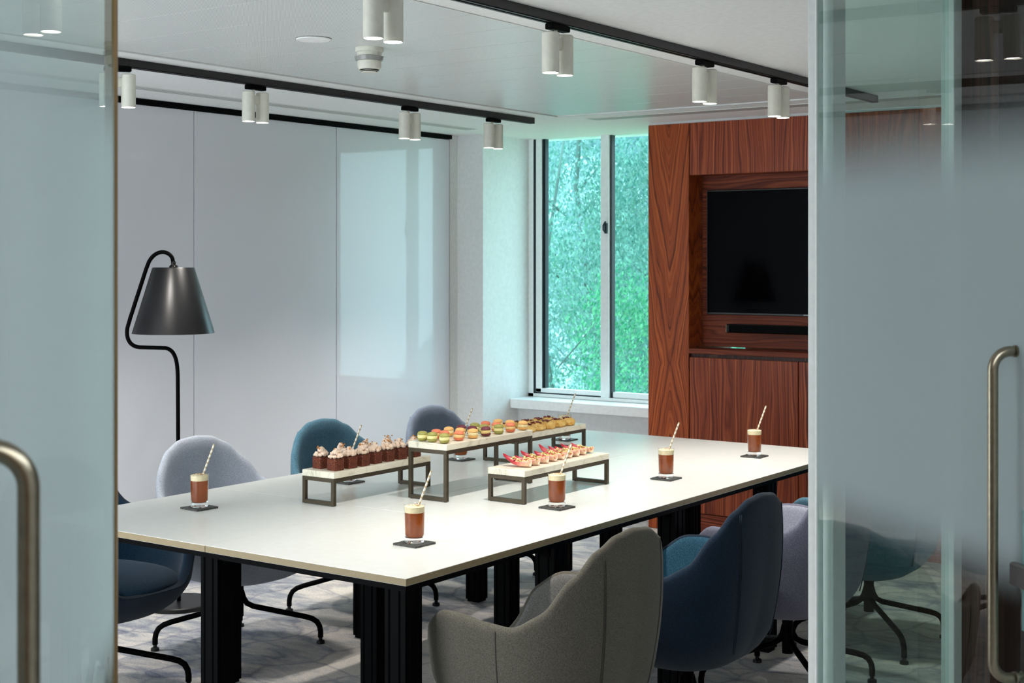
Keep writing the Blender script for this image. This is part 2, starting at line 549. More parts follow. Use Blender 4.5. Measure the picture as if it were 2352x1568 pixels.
# ------------------------------------------------------------------ window
W = MB()
wy0, wy1 = 8.10, 8.16
W.box(-5.586, -5.545, wy0, wy1, 0.682, 2.60)            # outer frame jamb
W.box(-5.586, -3.9, wy0, wy1, 0.682, 0.703)             # outer frame sill rail
W.box(-5.586, -3.9, wy0, wy1, 2.56, 2.60)
win = W.build('window_1', M_upvc, kind='structure')
g = MB(); g.box(-5.544, -5.528, wy0 + 0.004, wy1 - 0.01, 0.704, 2.55)
g.box(-5.544, -4.99, wy0 + 0.006, wy1 - 0.01, 0.7035, 0.709)
g.box(-4.928, -4.918, wy0 + 0.006, wy1 - 0.01, 0.704, 2.55)
g.build('gasket', M_gasket, win)
s = MB()
s.box(-5.526, -5.480, wy0 + 0.002, wy1, 0.712, 2.55, 0.003)
s.box(-5.526, -4.935, wy0 + 0.002, wy1, 0.712, 0.740, 0.003)
s.box(-4.995, -4.932, wy0 - 0.012, wy1, 0.704, 2.55, 0.003)
s.build('sash', M_upvc, win)
s = MB()
s.box(-4.915, -3.9, wy0 + 0.012, wy1, 0.706, 0.742, 0.003)
s.box(-3.95, -3.9, wy0 + 0.012, wy1, 0.742, 2.55, 0.003)
s.build('sash', M_upvc, win)
g2 = MB(); g2.box(-5.479, -5.470, wy0 + 0.014, wy1, 0.741, 2.55); g2.box(-5.466, -5.458, wy0 + 0.02, wy1, 0.741, 2.55)
g2.build('glazing_bead', M_gasket, win)
MB().box(-5.457, -4.996, 8.135, 8.141, 0.741, 2.55).build('window_glass', M_pane, win)
MB().box(-4.914, -3.951, 8.135, 8.141, 0.743, 2.55).build('window_glass', M_pane, win)
la = MB()
la.box(-4.954, -4.936, wy0 - 0.034, wy0 - 0.013, 1.795, 1.865, 0.004)
la.tube([(-4.945, wy0 - 0.03, 1.80), (-4.952, wy0 - 0.045, 1.82), (-4.952, wy0 - 0.045, 1.85), (-4.94, wy0 - 0.035, 1.875)], 0.006, 8)
la.build('window_latch', M_gasket, win)

MB().box(1.9, 2.0, -0.8, 8.35, 0.0, CZ).box(-1.27, 1.9, 8.25, 8.35, 0.0, CZ).build('wall_hallway', M_white, kind='structure')  # unseen corridor walls; the end one added to shut out the sky
MB().box(-4.310, -2.350, 7.535, 8.09, 2.4345, CZ - 0.0005).build('trim_5', M_white, kind='structure')
# ------------------------------------------------------------------ media cabinet with TV
cab = thing('media_cabinet', 'tall walnut media wall unit around the wall-mounted television', 'cabinet', (-3.33, 7.52, 0))
cx = -3.33
def cb(x0, x1, y0, y1, z0, z1, name, mat, bev=0.0015):
    return MB().box(x0 - cx, x1 - cx, y0 - 7.52, y1 - 7.52, z0, z1, bev).build(name, mat, cab)
M_flameA = walnut_flame('walnut_crown', -4.165 - cx, 1.0)
M_flameB = walnut_flame('walnut_crown_twin', -2.495 - cx, 1.0)
cb(-4.304, -4.028, 7.52, 8.07, 0.002, 2.433, 'side_column', M_flameA)
cb(-2.632, -2.356, 7.52, 8.07, 0.002, 2.433, 'side_column', M_flameB)
cb(-4.024, -2.636, 7.52, 7.56, 2.123, 2.433, 'top_panel', M_wood)
cb(-4.026, -2.634, 7.69, 7.71, 1.10, 2.40, 'niche_back', M_woodx)
cb(-4.026, -2.634, 7.56, 7.69, 2.125, 2.145, 'niche_soffit', M_woodx)
cb(-4.026, -2.634, 7.515, 7.69, 1.065, 1.094, 'shelf', M_woodx)
cb(-4.026, -2.634, 7.545, 7.70, 1.00, 1.064, 'shadow_rail', M_wooddk)
cb(-4.022, -3.333, 7.52, 7.54, 0.121, 1.042, 'door', M_wood)
cb(-3.327, -2.638, 7.52, 7.54, 0.121, 1.042, 'door', M_wood)
cb(-4.026, -2.634, 7.545, 8.05, 0.10, 0.998, 'carcass', M_wooddk)
cb(-4.026, -2.634, 7.522, 7.545, 0.002, 0.115, 'plinth', M_woodx)

tv = thing('television', 'large black flat television hung in the walnut niche', 'television', (-3.33, 7.68, 1.294))
MB().box(-0.648, 0.648, -0.030, 0.0, 0.0, 0.742, 0.003).build('casing', M_tvbezel, tv)
MB().box(-0.640, 0.640, -0.0315, -0.0295, 0.012, 0.734).build('screen', M_screen, tv)
MB().box(-0.15, 0.15, 0.0005, 0.0095, 0.2, 0.5).build('wall_bracket', M_black, tv)
def text_mesh(txt, size, name, mat, parent, loc, rot, depth=0.0004):
    cu = bpy.data.curves.new(name, 'FONT'); cu.body = txt; cu.size = size; cu.extrude = depth
    cu.align_x = 'CENTER'; cu.align_y = 'CENTER'; cu.space_character = 1.05
    ob = bpy.data.objects.new('tmp_text', cu); COL.objects.link(ob)
    dg = bpy.context.evaluated_depsgraph_get()
    me = bpy.data.meshes.new_from_object(ob.evaluated_get(dg))
    bpy.data.objects.remove(ob)
    me.materials.append(mat)
    o = bpy.data.objects.new(name, me); COL.objects.link(o)
    o.parent = parent; o.location = loc; o.rotation_euler = rot
    return o
M_logo = plain('logo_silver', rgb(225, 228, 232), 0.4)
text_mesh('SAMSUNG', 0.0105, 'logo', M_logo, tv, (0, -0.0322, 0.007), (PI / 2, 0, 0))

sb = thing('soundbar', 'slim black soundbar fixed below the television', 'speaker', (-3.33, 7.655, 1.190))
MB().box(-0.497, 0.50, -0.045, 0.02, 0.0, 0.05, 0.006).build('housing', M_black, sb)
MB().box(-0.48, 0.482, -0.047, -0.044, 0.005, 0.045).build('grille', M_blackm, sb)
MB().box(-0.4985, -0.4965, -0.044, 0.018, 0.004, 0.046).build('end_cap', M_steel, sb)
MB().box(-0.3, 0.3, 0.0205, 0.0345, 0.01, 0.04).build('wall_bracket', M_black, sb)

# ------------------------------------------------------------------ ceiling fittings
def slot_vent(label, x0, x1, y0, y1, along):
    t = thing('slot_diffuser', label, 'air vent', ((x0 + x1) / 2, (y0 + y1) / 2, CZ), 0, 'ceiling slot diffusers')
    hx, hy = (x1 - x0) / 2, (y1 - y0) / 2
    MB().box(-hx, hx, -hy, hy, -0.004, -0.0005, 0.001).build('frame', M_alu, t)
    n = 3 if along == 'y' else 5
    for k in range(n):
        if along == 'y':
            w = 0.006; a = -hx + 0.013 + (2 * hx - 0.032) * k / (n - 1)
            MB().box(a, a + w, -hy + 0.01, hy - 0.01, -0.0043, -0.0035).build('slot', M_blackm, t)
        else:
            w = 0.0045; a = -hy + 0.012 + (2 * hy - 0.0285) * k / (n - 1)
            MB().box(-hx + 0.01, hx - 0.01, a, a + w, -0.0043, -0.0035).build('slot', M_blackm, t)
    return t
slot_vent('narrow slot air diffuser in the ceiling above the glossy white panels', -5.475, -5.385, 3.2, 7.24, 'y')
slot_vent('narrow slot air diffuser in the ceiling before the walnut unit', -4.47, -1.9, 7.07, 7.19, 'x')

def light_track(label, x, y0, y1):
    t = thing('light_track', label, 'track', (x, (y0 + y1) / 2, CZ), 0, 'black ceiling light tracks')
    h = (y1 - y0) / 2
    m = MB()
    m.box(-0.0175, -0.012, -h, h, -0.034, -0.0005); m.box(0.012, 0.0175, -h, h, -0.034, -0.0005)
    m.box(-0.0125, 0.0125, -h, h, -0.016, -0.0005); m.box(-0.0175, -0.006, -h, h, -0.0345, -0.0315); m.box(0.006, 0.0175, -h, h, -0.0345, -0.0315)
    m.build('rail', M_track, t)
    MB().box(-0.018, 0.018, h, h + 0.006, -0.035, -0.0005).build('end_cap', M_track, t)
    return t
TL, TR = -4.715, -2.665
light_track('black ceiling light track running beside the glossy white panels', TL, 0.95, 6.87)
light_track('black ceiling light track ending before the walnut media unit', TR, 0.95, 6.95)

def track_lamp():
    t = thing('track_spotlight', '', 'spotlight', (0, 0, 0), 0, 'twin cylinder track spotlights')
    z = CZ - 0.0355
    MB().box(-0.0165, 0.0165, -0.055, 0.055, z - 0.020, z, 0.003).build('adapter', M_blackm, t)
    MB().tube([(0, -0.012, z - 0.0205), (0, -0.012, z - 0.047)], 0.006, 10).build('stem', M_lampbody, t)
    MB().box(-0.007, 0.007, -0.022, 0.022, z - 0.085, z - 0.045, 0.002).build('bracket', M_lampbody, t)
    for sgn, rr, tilt in ((-1, 0.0295, 0.0), (1, 0.0295, 0.02)):
        yc = sgn * 0.0440
        m = MB()
        top, bot = z - 0.03, z - 0.167
        m.lathe([(0, top), (rr - 0.004, top), (rr, top - 0.003), (rr, bot), (rr - 0.0025, bot), (rr - 0.0025, bot + 0.008), (0, bot + 0.008)], 32, (0, yc, 0))
        b = m.build('lamp_body', M_lampbody, t, auto=0.7)
        MB().lathe([(0, bot + 0.004), (rr - 0.003, bot + 0.004), (rr - 0.003, bot + 0.006), (0, bot + 0.006)], 28, (0, yc, 0)).build('lens', M_lens, b)
    return t
tl0 = track_lamp(); note_kids(tl0)
LAMPS = []
left_y = [3.855, 4.64, 5.75, 6.49]
right_y = [3.13, 4.04, 5.11, 5.81]
first = True
R0 = math.radians(-30)
for (x, ysl, desc) in ((TL, left_y, 'on the track by the glossy panels'), (TR, right_y, 'on the track nearer the walnut unit')):
    for i, yy in enumerate(reversed(ysl)):
        lab = 'twin cylinder spotlight, ' + ('last one' if i == 0 else ORD[i]) + (' at window end ' if i == 0 else ' from window end ') + desc
        if first:
            tl0.location = (x, yy, 0); tl0['label'] = lab; first = False
        else:
            copy_thing(tl0, (x, yy, 0), R0 if (x == TL and i == 3) else 0, lab, 'twin cylinder track spotlights')
        LAMPS += [(x, yy - 0.044), (x, yy + 0.044)]

SPOT_W = 20.0
for k, (x, yy) in enumerate(LAMPS):
    ld = bpy.data.lights.new('spot_bulb', 'SPOT')
    ld.energy = SPOT_W * (1.0 if x < -3.6 else 1.05); ld.color = (1.0, 0.945, 0.87)
    ld.spot_size = math.radians(92); ld.spot_blend = 0.9; ld.shadow_soft_size = 0.028
    lo = bpy.data.objects.new('spot_bulb', ld); COL.objects.link(lo)
    lo.location = (x, yy, CZ - 0.2065)
    # the heads are turned a little towards the table
    d = 0.10 if x < -3.6 else -0.06
    lo.rotation_euler = (0.14, d, 0)

sd = thing('smoke_detector', 'white smoke detector with clear collar on the metal ceiling', 'smoke detector', (-3.695, 4.255, CZ + 0.002)); sd.scale = (0.74, 0.74, 0.74)
MB().lathe([(0, -0.0002), (0.075, -0.0002), (0.075, -0.022), (0.066, -0.026), (0.066, -0.045), (0, -0.045)], 40).build('base', M_lampbody, sd, auto=0.6)
MB().lathe([(0.066, -0.046), (0.070, -0.05), (0.078, -0.048), (0.072, -0.068), (0.064, -0.070), (0, -0.070), (0, -0.046)], 40).build('collar', plain('smoky_plastic', rgb(150, 150, 148), 0.15), sd, auto=0.6)
MB().lathe([(0, -0.0705), (0.064, -0.0705), (0.064, -0.098), (0.058, -0.112), (0.052, -0.116), (0, -0.116)], 40).build('chamber', M_lampbody, sd, auto=0.5)
v = MB()
for zz, rr in ((-0.1175, 0.050), (-0.124, 0.044)):
    v.lathe([(0, zz), (rr, zz), (rr, zz - 0.004), (0, zz - 0.004)], 40)
v.build('vent_ring', M_blackm, sd)
v = MB()
v.lathe([(0, -0.1217), (0.0485, -0.1217), (0.0485, -0.1237), (0, -0.1237)], 40)
v.lathe([(0, -0.1282), (0.044, -0.1282), (0.04, -0.132), (0, -0.132)], 40)
v.build('cap', M_lampbody, sd, auto=0.6)
ds = thing('ceiling_cover_disc', 'flat round white cover plate on the metal ceiling by the smoke detector', 'cover plate', (-3.712, 3.955, CZ + 0.002))
MB().lathe([(0, -0.0002), (0.066, -0.0002), (0.066, -0.003), (0.062, -0.006), (0, -0.007)], 48).build('plate', M_ceil, ds, auto=0.6)
MB().lathe([(0.066, -0.0002), (0.068, -0.0002), (0.068, -0.002), (0.0662, -0.002)], 48).build('rim', plain('grey_rim', rgb(120, 120, 120), 0.5), ds)

# ------------------------------------------------------------------ glass doors
def door(name, hinge, foot, nrm, side):
    hx, hy = hinge
    d = Vector((foot[0] - hx, foot[1] - hy, 0)); L = d.length; d.normalize()
    n = Vector((nrm[0], nrm[1], 0)); n = (n - d * n.dot(d)).normalized()
    M = Matrix(((d.x, n.x, 0, hx), (d.y, n.y, 0, hy), (0, 0, 1, 0), (0, 0, 0, 1)))
    LL = L + 0.10
    def put(mb, nm, mat, par=None, **kw):
        bmesh.ops.transform(mb.bm, matrix=M, verts=mb.bm.verts)
        return mb.build(nm, mat, par, **kw)
    pane = put(MB().box(0.004, LL, -0.005, 0.005, 0.012, CZ - 0.01), name, M_doorglass, kind='structure')
    e = put(MB().box(-0.006, 0.0035, -0.009, 0.009, 0.012, CZ - 0.01, 0.001), 'edge_seal', M_brass if side == 'l' else M_alu, pane)
    film = MB()
    f = [film.bm.verts.new(c) for c in ((0.005, 0.0054, 0.4), (LL, 0.0054, 0.4), (LL, 0.0054, 2.2), (0.005, 0.0054, 2.2))]
    film.bm.faces.new(f)
    put(film, 'frosted_film', frost_film('frosted_film_' + side, 0.93 if side == 'l' else 0.98), pane)
    # pull handle: standing tube on two turned-in ends
    zt, zb, off, R = 1.448, 0.848, 0.052, 0.034
    path = [(L, 0.0055, zt), (L, off - R, zt)]
    for k in range(1, 9):
        a = PI / 2 * k / 8
        path.append((L, off - R + R * math.sin(a), zt - R + R * math.cos(a)))
    path += [(L, off, (zt + zb) / 2)]
    for k in range(0, 9):
        a = PI / 2 * k / 8
        path.append((L, off - R + R * math.cos(a), zb + R - R * math.sin(a)))
    path += [(L, 0.0055, zb)]
    hd = put(MB().tube(path, 0.0098, 20), 'pull_handle', M_steel, pane, smooth=True)
    c = MB()
    for z in (zt, zb):
        c.tube([(L, 0.0051, z), (L, 0.009, z)], 0.0112, 20)
        c.tube([(L, -0.0062, z), (L, -0.009, z)], 0.0112, 20)
        c.tube([(L, -0.0091, z), (L, -0.052, z)], 0.0098, 20)
    put(c, 'handle_collar', M_steel, hd, smooth=False)
    if side == 'r':
        k = MB(); k.box(L + 0.0, LL, 0.0055, 0.02, 1.02, 1.062, 0.003)
        put(k, 'lock_bolt', plain('lock_grey', rgb(92, 88, 88), 0.4, 0.5), pane)
        k = MB(); k.box(L + 0.02, LL, 0.0052, 0.0056, 0.94, 1.16, 0.0)
        put(k, 'lock_plate', plain('lock_glass', rgb(120, 160, 160), 0.25), pane)
    return pane
door('door_1', (-1.690, 1.370), (-1.112, 0.745), (0.734, 0.679), 'l')
door('door_2', (-1.399, 3.283), (-0.751, 2.677), (-0.683, -0.731), 'r')
# frame post behind the door hinge, fixed pane and its end post
MB().box(-1.438, -1.372, 3.305, 3.385, 0.0, CZ - 0.001, 0.002).build('trim_3', M_alu, kind='structure')
MB().box(-1.411, -1.399, 3.388, 4.255, 0.002, CZ - 0.002).build('window_2', M_doorglass, kind='structure')
MB().box(-1.425, -1.385, 4.262, 4.335, 0.0, CZ - 0.001, 0.002).build('trim_4', M_alu, kind='structure')

# ------------------------------------------------------------------ conference table
TX0, TY0, MOD = -2.498, 3.030, 0.80
tb = thing('conference_table', 'long white modular conference table on black fluted legs', 'table', (TX0 - MOD, TY0 + 2 * MOD, 0))
for i in range(2):
    for j in range(4):
        x1 = MOD - i * MOD; x0 = x1 - MOD
        y0 = -2 * MOD + j * MOD; y1 = y0 + MOD
        g_ = 0.0008
        m = MB().box(x0 + g_, x1 - g_, y0 + g_, y1 - g_, 0.7185, 0.740, 0.0012)
        o = m.build('tabletop', M_top, tb)
        o.data.materials.append(M_topedge)
        for p in o.data.polygons:
            if abs(p.normal.z) < 0.3: p.material_index = 1
fr = MB()
for x in (-MOD + 0.03, 0.0, MOD - 0.03):
    fr.box(x - 0.018, x + 0.018, -2 * MOD + 0.016, 2 * MOD - 0.016, 0.6995, 0.718)
for y in [-2 * MOD + 0.03] + [k * MOD for k in (-1, 0, 1)] + [2 * MOD - 0.03]:
    fr.box(-MOD + 0.011, MOD - 0.011, y - 0.018, y + 0.018, 0.700, 0.7178)
fr.build('underframe', M_blackm, tb)
def fluted(cx_, cy_, s):
    h = s / 2; d = 0.004; w = 0.006
    side = [(-h, -h), (-h * 0.5 - w, -h), (-h * 0.5 - w * 0.4, -h + d), (-h * 0.5 + w * 0.4, -h + d), (-h * 0.5 + w, -h), (h * 0.5 - w, -h), (h * 0.5 - w * 0.4, -h + d), (h * 0.5 + w * 0.4, -h + d), (h * 0.5 + w, -h)]
    poly = []
    for q in range(4):
        c, s_ = math.cos(q * PI / 2), math.sin(q * PI / 2)
        poly += [(cx_ + c * a - s_ * b, cy_ + s_ * a + c * b) for a, b in side]
    return poly
for i in range(3):
    for j in range(5):
        lx = MOD - i * MOD; ly = -2 * MOD + j * MOD
        lx += {0: -0.055, 1: 0, 2: 0.055}[i]; ly += {0: 0.055, 4: -0.055}.get(j, 0)
        m = MB().prism(fluted(lx, ly, 0.074), 0.012, 0.6990)
        m.box(lx - 0.031, lx + 0.031, ly - 0.031, ly + 0.031, 0.0005, 0.0125)
        # rounded brackets up to the frame
        for (ax, s_) in (('x', -1), ('x', 1), ('y', -1), ('y', 1)):
            if ax == 'x' and ((i == 0 and s_ > 0) or (i == 2 and s_ < 0)): continue
            if ax == 'y' and ((j == 0 and s_ < 0) or (j == 4 and s_ > 0)): continue
            pr = [(0.037, 0.6989), (0.037, 0.665)]
            for k in range(6):
                a = PI / 2 * k / 5
                pr.append((0.037 + 0.0325 * (1 - math.cos(a)), 0.665 + 0.0325 * math.sin(a)))
            pr.append((0.0705, 0.6989))
            b = m.bm
            for t0, t1 in ((-0.018, 0.018),):
                lo = []; hi = []
                for (u, z) in pr:
                    if ax == 'x':
                        lo.append(b.verts.new((lx + s_ * u, ly + t0, z))); hi.append(b.verts.new((lx + s_ * u, ly + t1, z)))
                    else:
                        lo.append(b.verts.new((lx + t0, ly + s_ * u, z))); hi.append(b.verts.new((lx + t1, ly + s_ * u, z)))
                n = len(pr)
                for k in range(n):
                    b.faces.new((lo[k], lo[(k + 1) % n], hi[(k + 1) % n], hi[k]))
                b.faces.new(lo); b.faces.new(hi)
        m.build('leg', M_blackm, tb)

# ------------------------------------------------------------------ chairs
def interp(keys, x):
    if x <= keys[0][0]: return keys[0][1]
    for (a, va), (b, vb) in zip(keys, keys[1:]):
        if x <= b:
            t = (x - a) / (b - a); t = t * t * (3 - 2 * t)
            return va + (vb - va) * t
    return keys[-1][1]
RIM = [(0, 0.420), (24, 0.425), (36, 0.475), (47, 0.590), (60, 0.637), (72, 0.640), (88, 0.628), (104, 0.622), (117, 0.660), (132, 0.755), (147, 0.825), (162, 0.857), (180, 0.865)]
def plan(a):
    """superellipse plan, +x is the front"""
    c, s_ = math.cos(a), math.sin(a)
    ax = 0.345 if c > 0 else 0.285
    n = 2.5
    r = (abs(c / ax) ** n + abs(s_ / 0.328) ** n) ** (-1 / n)
    return r * c, r * s_
def shell_scale(z, back):
    zz = z - 0.4
    side = 0.965 + 0.07 * math.sin(min(1, max(0, zz / 0.30)) * PI * 0.62) - 0.10 * max(0, zz - 0.2) * 0.8
    rear = 0.85 + 0.16 * math.sin(min(1, max(0, zz / 0.34)) * PI * 0.5) - 0.22 * max(0, zz - 0.36)
    return side + (rear - side) * back
def chair_shell(mb):
    bm = mb.bm
    nt = 72
    cols = []
    for k in range(nt):
        a = 2 * PI * k / nt
        deg = abs(math.degrees(math.atan2(math.sin(a), math.cos(a))))
        px, py = plan(a)
        hr = interp(RIM, deg)
        back = max(0.0, (deg - 110) / 70.0)
        pts = []
        # outer skin, from the underside outwards and up
        for (s_, z) in ((0.18, 0.283), (0.42, 0.288), (0.64, 0.303), (0.82, 0.338), (0.93, 0.388)):
            k_ = s_ * (1 - 0.115 * back * s_)
            pts.append((px * k_, py * k_, z))
        z0 = 0.415
        for q in (0.0, 0.2, 0.4, 0.6, 0.8, 0.93):
            z = z0 + (hr - z0) * q if hr > z0 + 0.02 else z0 + 0.005 * q
            zz = (z - 0.4)
            sc = shell_scale(z, back)
            pts.append((px * sc, py * sc, z))
        # rolled rim
        ox, oy = pts[-1][0], pts[-1][1]
        r = math.hypot(ox, oy); tx, ty = ox / r, oy / r
        th = 0.036 if deg < 120 else 0.036 + 0.006 * back
        pts.append((ox - tx * th * 0.15, oy - ty * th * 0.15, hr - 0.004))
        pts.append((ox - tx * th * 0.5, oy - ty * th * 0.5, hr + 0.003))
        pts.append((ox - tx * th * 0.85, oy - ty * th * 0.85, hr - 0.004))
        # inner skin down to the seat
        for q in (0.93, 0.7, 0.45, 0.2, 0.0):
            zs = 0.400
            z = zs + (hr - 0.004 - zs) * q
            zz = z - 0.4
            sc = shell_scale(z, back) - 0.01
            f = sc * math.hypot(px, py) - th - 0.012 * (1 - q)
            u = f / math.hypot(px, py)
            pts.append((px * u, py * u, z))
        for s_ in (0.6, 0.3):
            pts.append((px * s_, py * s_, 0.400))
        cols.append([bm.verts.new(p) for p in pts])
    n = len(cols[0])
    for k in range(nt):
        A, B = cols[k], cols[(k + 1) % nt]
        for i in range(n - 1):
            bm.faces.new((A[i], A[i + 1], B[i + 1], B[i]))
    bm.faces.new([c[0] for c in cols]); bm.faces.new([c[-1] for c in reversed(cols)])
    return mb
def seat_pad(mb):
    bm = mb.bm
    nt = 56
    prof = [(0.0, 0.470), (0.35, 0.472), (0.62, 0.468), (0.82, 0.458), (0.93, 0.442), (0.985, 0.424), (0.97, 0.408), (0.85, 0.402), (0.0, 0.402)]
    rings = []
    for (s_, z) in prof:
        if s_ == 0:
            rings.append([bm.verts.new((0, 0, z))]); continue
        ring = []
        for k in range(nt):
            a = 2 * PI * k / nt
            px, py = plan(a)
            fr_ = max(0, math.cos(a))
            f = s_ * (0.80 + 0.155 * fr_ ** 2)
            ring.append(bm.verts.new((px * f, py * f, z + (0.004 * fr_ if z > 0.42 else 0))))
        rings.append(ring)
    for a, b in zip(rings, rings[1:]):
        for k in range(nt):
            k2 = (k + 1) % nt
            if len(a) == 1: bm.faces.new((a[0], b[k], b[k2]))
            elif len(b) == 1: bm.faces.new((a[k], b[0], a[k2]))
            else: bm.faces.new((a[k], b[k], b[k2], a[k2]))
    return mb
def chair_seam(mb, deg, sgn, off):
    path = []
    a = math.radians(deg) * sgn
    px, py = plan(a)
    hr = interp(RIM, deg); back = max(0.0, (deg - 110) / 70.0)
    for q in range(0, 13):
        z = 0.37 + (hr - 0.012 - 0.37) * q / 12
        zz = z - 0.4
        sc = shell_scale(z, back) + (zz * 0.9 if zz < 0 else 0)
        tl = math.hypot(px, py)
        path.append((px * sc + (-py / tl) * off, py * sc + (px / tl) * off, z))
    mb.tube(path, 0.0017, 6)
SEAM = {'fabric_warm_grey': plain('seam_grey', rgb(66, 63, 57), 0.9), 'fabric_navy': plain('seam_navy', rgb(18, 34, 50), 0.9), 'fabric_teal': plain('seam_teal', rgb(32, 70, 92), 0.9), 'fabric_lilac': plain('seam_lilac', rgb(88, 88, 108), 0.9), 'fabric_pale_grey': plain('seam_pale', rgb(128, 136, 148), 0.9), 'fabric_steel_grey': plain('seam_steel', rgb(80, 90, 108), 0.9)}
SHELL = PADM = None
def chair(label, loc, rz, mat, inner=None):
    global SHELL, PADM
    t = thing('tub_chair', label, 'chair', loc, rz, 'tub chairs around the conference table')
    if SHELL is None:
        sh = chair_shell(MB()).build('shell', None, t, smooth=True); SHELL = sh.data
        pd = seat_pad(MB()).build('seat_pad', None, t, smooth=True); PADM = pd.data
    sh_me, pd_me = SHELL.copy(), PADM.copy()
    if not KIDS.get('chair0'):
        bpy.data.objects.remove(sh); bpy.data.objects.remove(pd); KIDS['chair0'] = [1]
    for me, nm in ((sh_me, 'shell'), (pd_me, 'seat_pad')):
        me.materials.append(mat if nm == 'shell' or inner is None else inner)
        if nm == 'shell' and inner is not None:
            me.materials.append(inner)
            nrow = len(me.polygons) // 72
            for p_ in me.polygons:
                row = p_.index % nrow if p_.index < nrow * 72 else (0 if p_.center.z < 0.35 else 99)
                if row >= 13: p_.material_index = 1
        o = bpy.data.objects.new(nm, me); COL.objects.link(o); o.parent = t
        md = o.modifiers.new('sub', 'SUBSURF'); md.levels = 1; md.render_levels = 1
        if nm == 'shell': shell = o
    for dg_, sg in ((150, 1), (150, -1), (96, 1), (96, -1)):
        m = MB(); chair_seam(m, dg_, sg, 0.0); 
        if dg_ == 150: chair_seam(m, dg_, sg, 0.006)
        m.build('seam', SEAM[mat.name], shell, smooth=True)
    MB().tube([(0, 0, 0.281), (0, 0, 0.13)], [0.021, 0.021], 20).build('column', M_blackm, t, auto=0.6)
    MB().lathe([(0, 0.2815), (0.09, 0.2815), (0.09, 0.276), (0.03, 0.262), (0, 0.262)], 28).build('seat_plate', M_blackm, t, auto=0.6)
    for k in range(4):
        a = PI / 4 + k * PI / 2
        ca, sa = math.cos(a), math.sin(a)
        prof = [(0.012, 0.235), (0.020, 0.205), (0.034, 0.182), (0.060, 0.168), (0.11, 0.156), (0.20, 0.134), (0.275, 0.116), (0.305, 0.106), (0.325, 0.092), (0.336, 0.072), (0.340, 0.05), (0.340, 0.026)]
        lg = MB().tube([(r * ca, r * sa, z) for r, z in prof], 0.0115, 12).build('leg', M_blackm, t, smooth=True)
        MB().lathe([(0, 0.0245), (0.008, 0.0245), (0.008, 0.016), (0.017, 0.012), (0.018, 0.0005), (0, 0.0005)], 16, (0.340 * ca, 0.340 * sa, 0)).build('glide', M_black, lg, auto=0.6)
    return t
R = math.radians
CH = [
    ('warm grey tub chair with stitched back standing outside the table corner by the doorway', -2.295, 3.455, 180, F_grey),
    ('navy blue tub chair between the warm grey and the lilac chair', -2.262, 4.215, 180, F_navy),
    ('lilac grey tub chair partly cut off by the open glass door, behind the navy chair', -2.262, 5.010, 180, F_lilac),
    ('blue tub chair at the far table corner, almost hidden behind the lilac chair', -2.25, 5.805, 180, F_teal),
    ('dark navy tub chair whose seat shows under the table beside the lamp', -4.335, 3.44, 2, F_navy),
    ('pale silver grey tub chair standing in front of the black floor lamp', -4.372, 4.205, 0, F_pale),
    ('teal blue tub chair behind the chocolate brownies', -4.383, 5.005, 0, F_teal),
    ('steel grey tub chair beside the corner column, behind the macarons', -4.362, 5.805, 0, F_steel),
]
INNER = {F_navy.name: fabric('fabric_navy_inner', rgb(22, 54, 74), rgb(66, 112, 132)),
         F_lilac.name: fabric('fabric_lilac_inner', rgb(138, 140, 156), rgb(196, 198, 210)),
         F_grey.name: fabric('fabric_grey_inner', rgb(88, 86, 84), rgb(140, 138, 134))}  # assumed two-tone: lit inside and shaded outside partly put into the colours
for lab, x, y, rz, m in CH:
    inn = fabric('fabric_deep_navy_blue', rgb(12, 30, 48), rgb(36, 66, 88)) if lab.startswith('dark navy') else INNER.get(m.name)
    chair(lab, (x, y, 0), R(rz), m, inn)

# ------------------------------------------------------------------ floor lamp
U = Vector((0.8166, 0.577, 0))
lp = thing('floor_lamp', 'black bent-tube floor lamp with a large cone shade', 'lamp', (-5.128, 4.548, 0))
MB().lathe([(0, 0.0005), (0.165, 0.0005), (0.168, 0.004), (0.168, 0.018), (0.164, 0.022), (0, 0.022)], 64).build('base', M_black, lp, auto=0.6)
def bez(p0, p1, p2, p3, n):
    out = []
    for k in range(n):
        t = k / n
        out.append(tuple((1 - t) ** 3 * a + 3 * (1 - t) ** 2 * t * b + 3 * (1 - t) * t * t * c + t ** 3 * d for a, b, c, d in zip(p0, p1, p2, p3)))
    return out
pth = [(0.002, 0.0225), (0.0, 0.5), (-0.003, 1.05)]
pth += bez((-0.003, 1.06), (-0.003, 1.16), (-0.02, 1.207), (-0.075, 1.207), 10)
pth += [(-0.09, 1.207), (-0.17, 1.209)]
pth += bez((-0.18, 1.209), (-0.235, 1.212), (-0.252, 1.262), (-0.235, 1.318), 10)
pth += [(-0.228, 1.34), (-0.152, 1.575)]
pth += bez((-0.146, 1.59), (-0.122, 1.672), (-0.036, 1.674), (-0.024, 1.612), 12)
pth += [(-0.0235, 1.600)]
MB().tube([(U.x * u, U.y * u, z) for u, z in pth], 0.0095, 14).build('stem', M_blackm, lp, smooth=True)
sc_ = (U.x * -0.0235, U.y * -0.0235)
MB().lathe([(0, 1.612), (0.010, 1.612), (0.012, 1.603), (0.010, 1.598), (0.020, 1.590), (0.022, 1.580), (0.022, 1.560), (0, 1.560)], 24, (sc_[0], sc_[1], 0)).build('lamp_holder', plain('polished_black', rgb(30, 28, 26), 0.12, 0.6), lp, smooth=True)
M_shade = plain('satin_black_shade', rgb(9, 9, 12), 0.34, Specular_IOR_Level=0.4)
M_shadein = plain('white_shade_lining', rgb(215, 210, 200), 0.6)
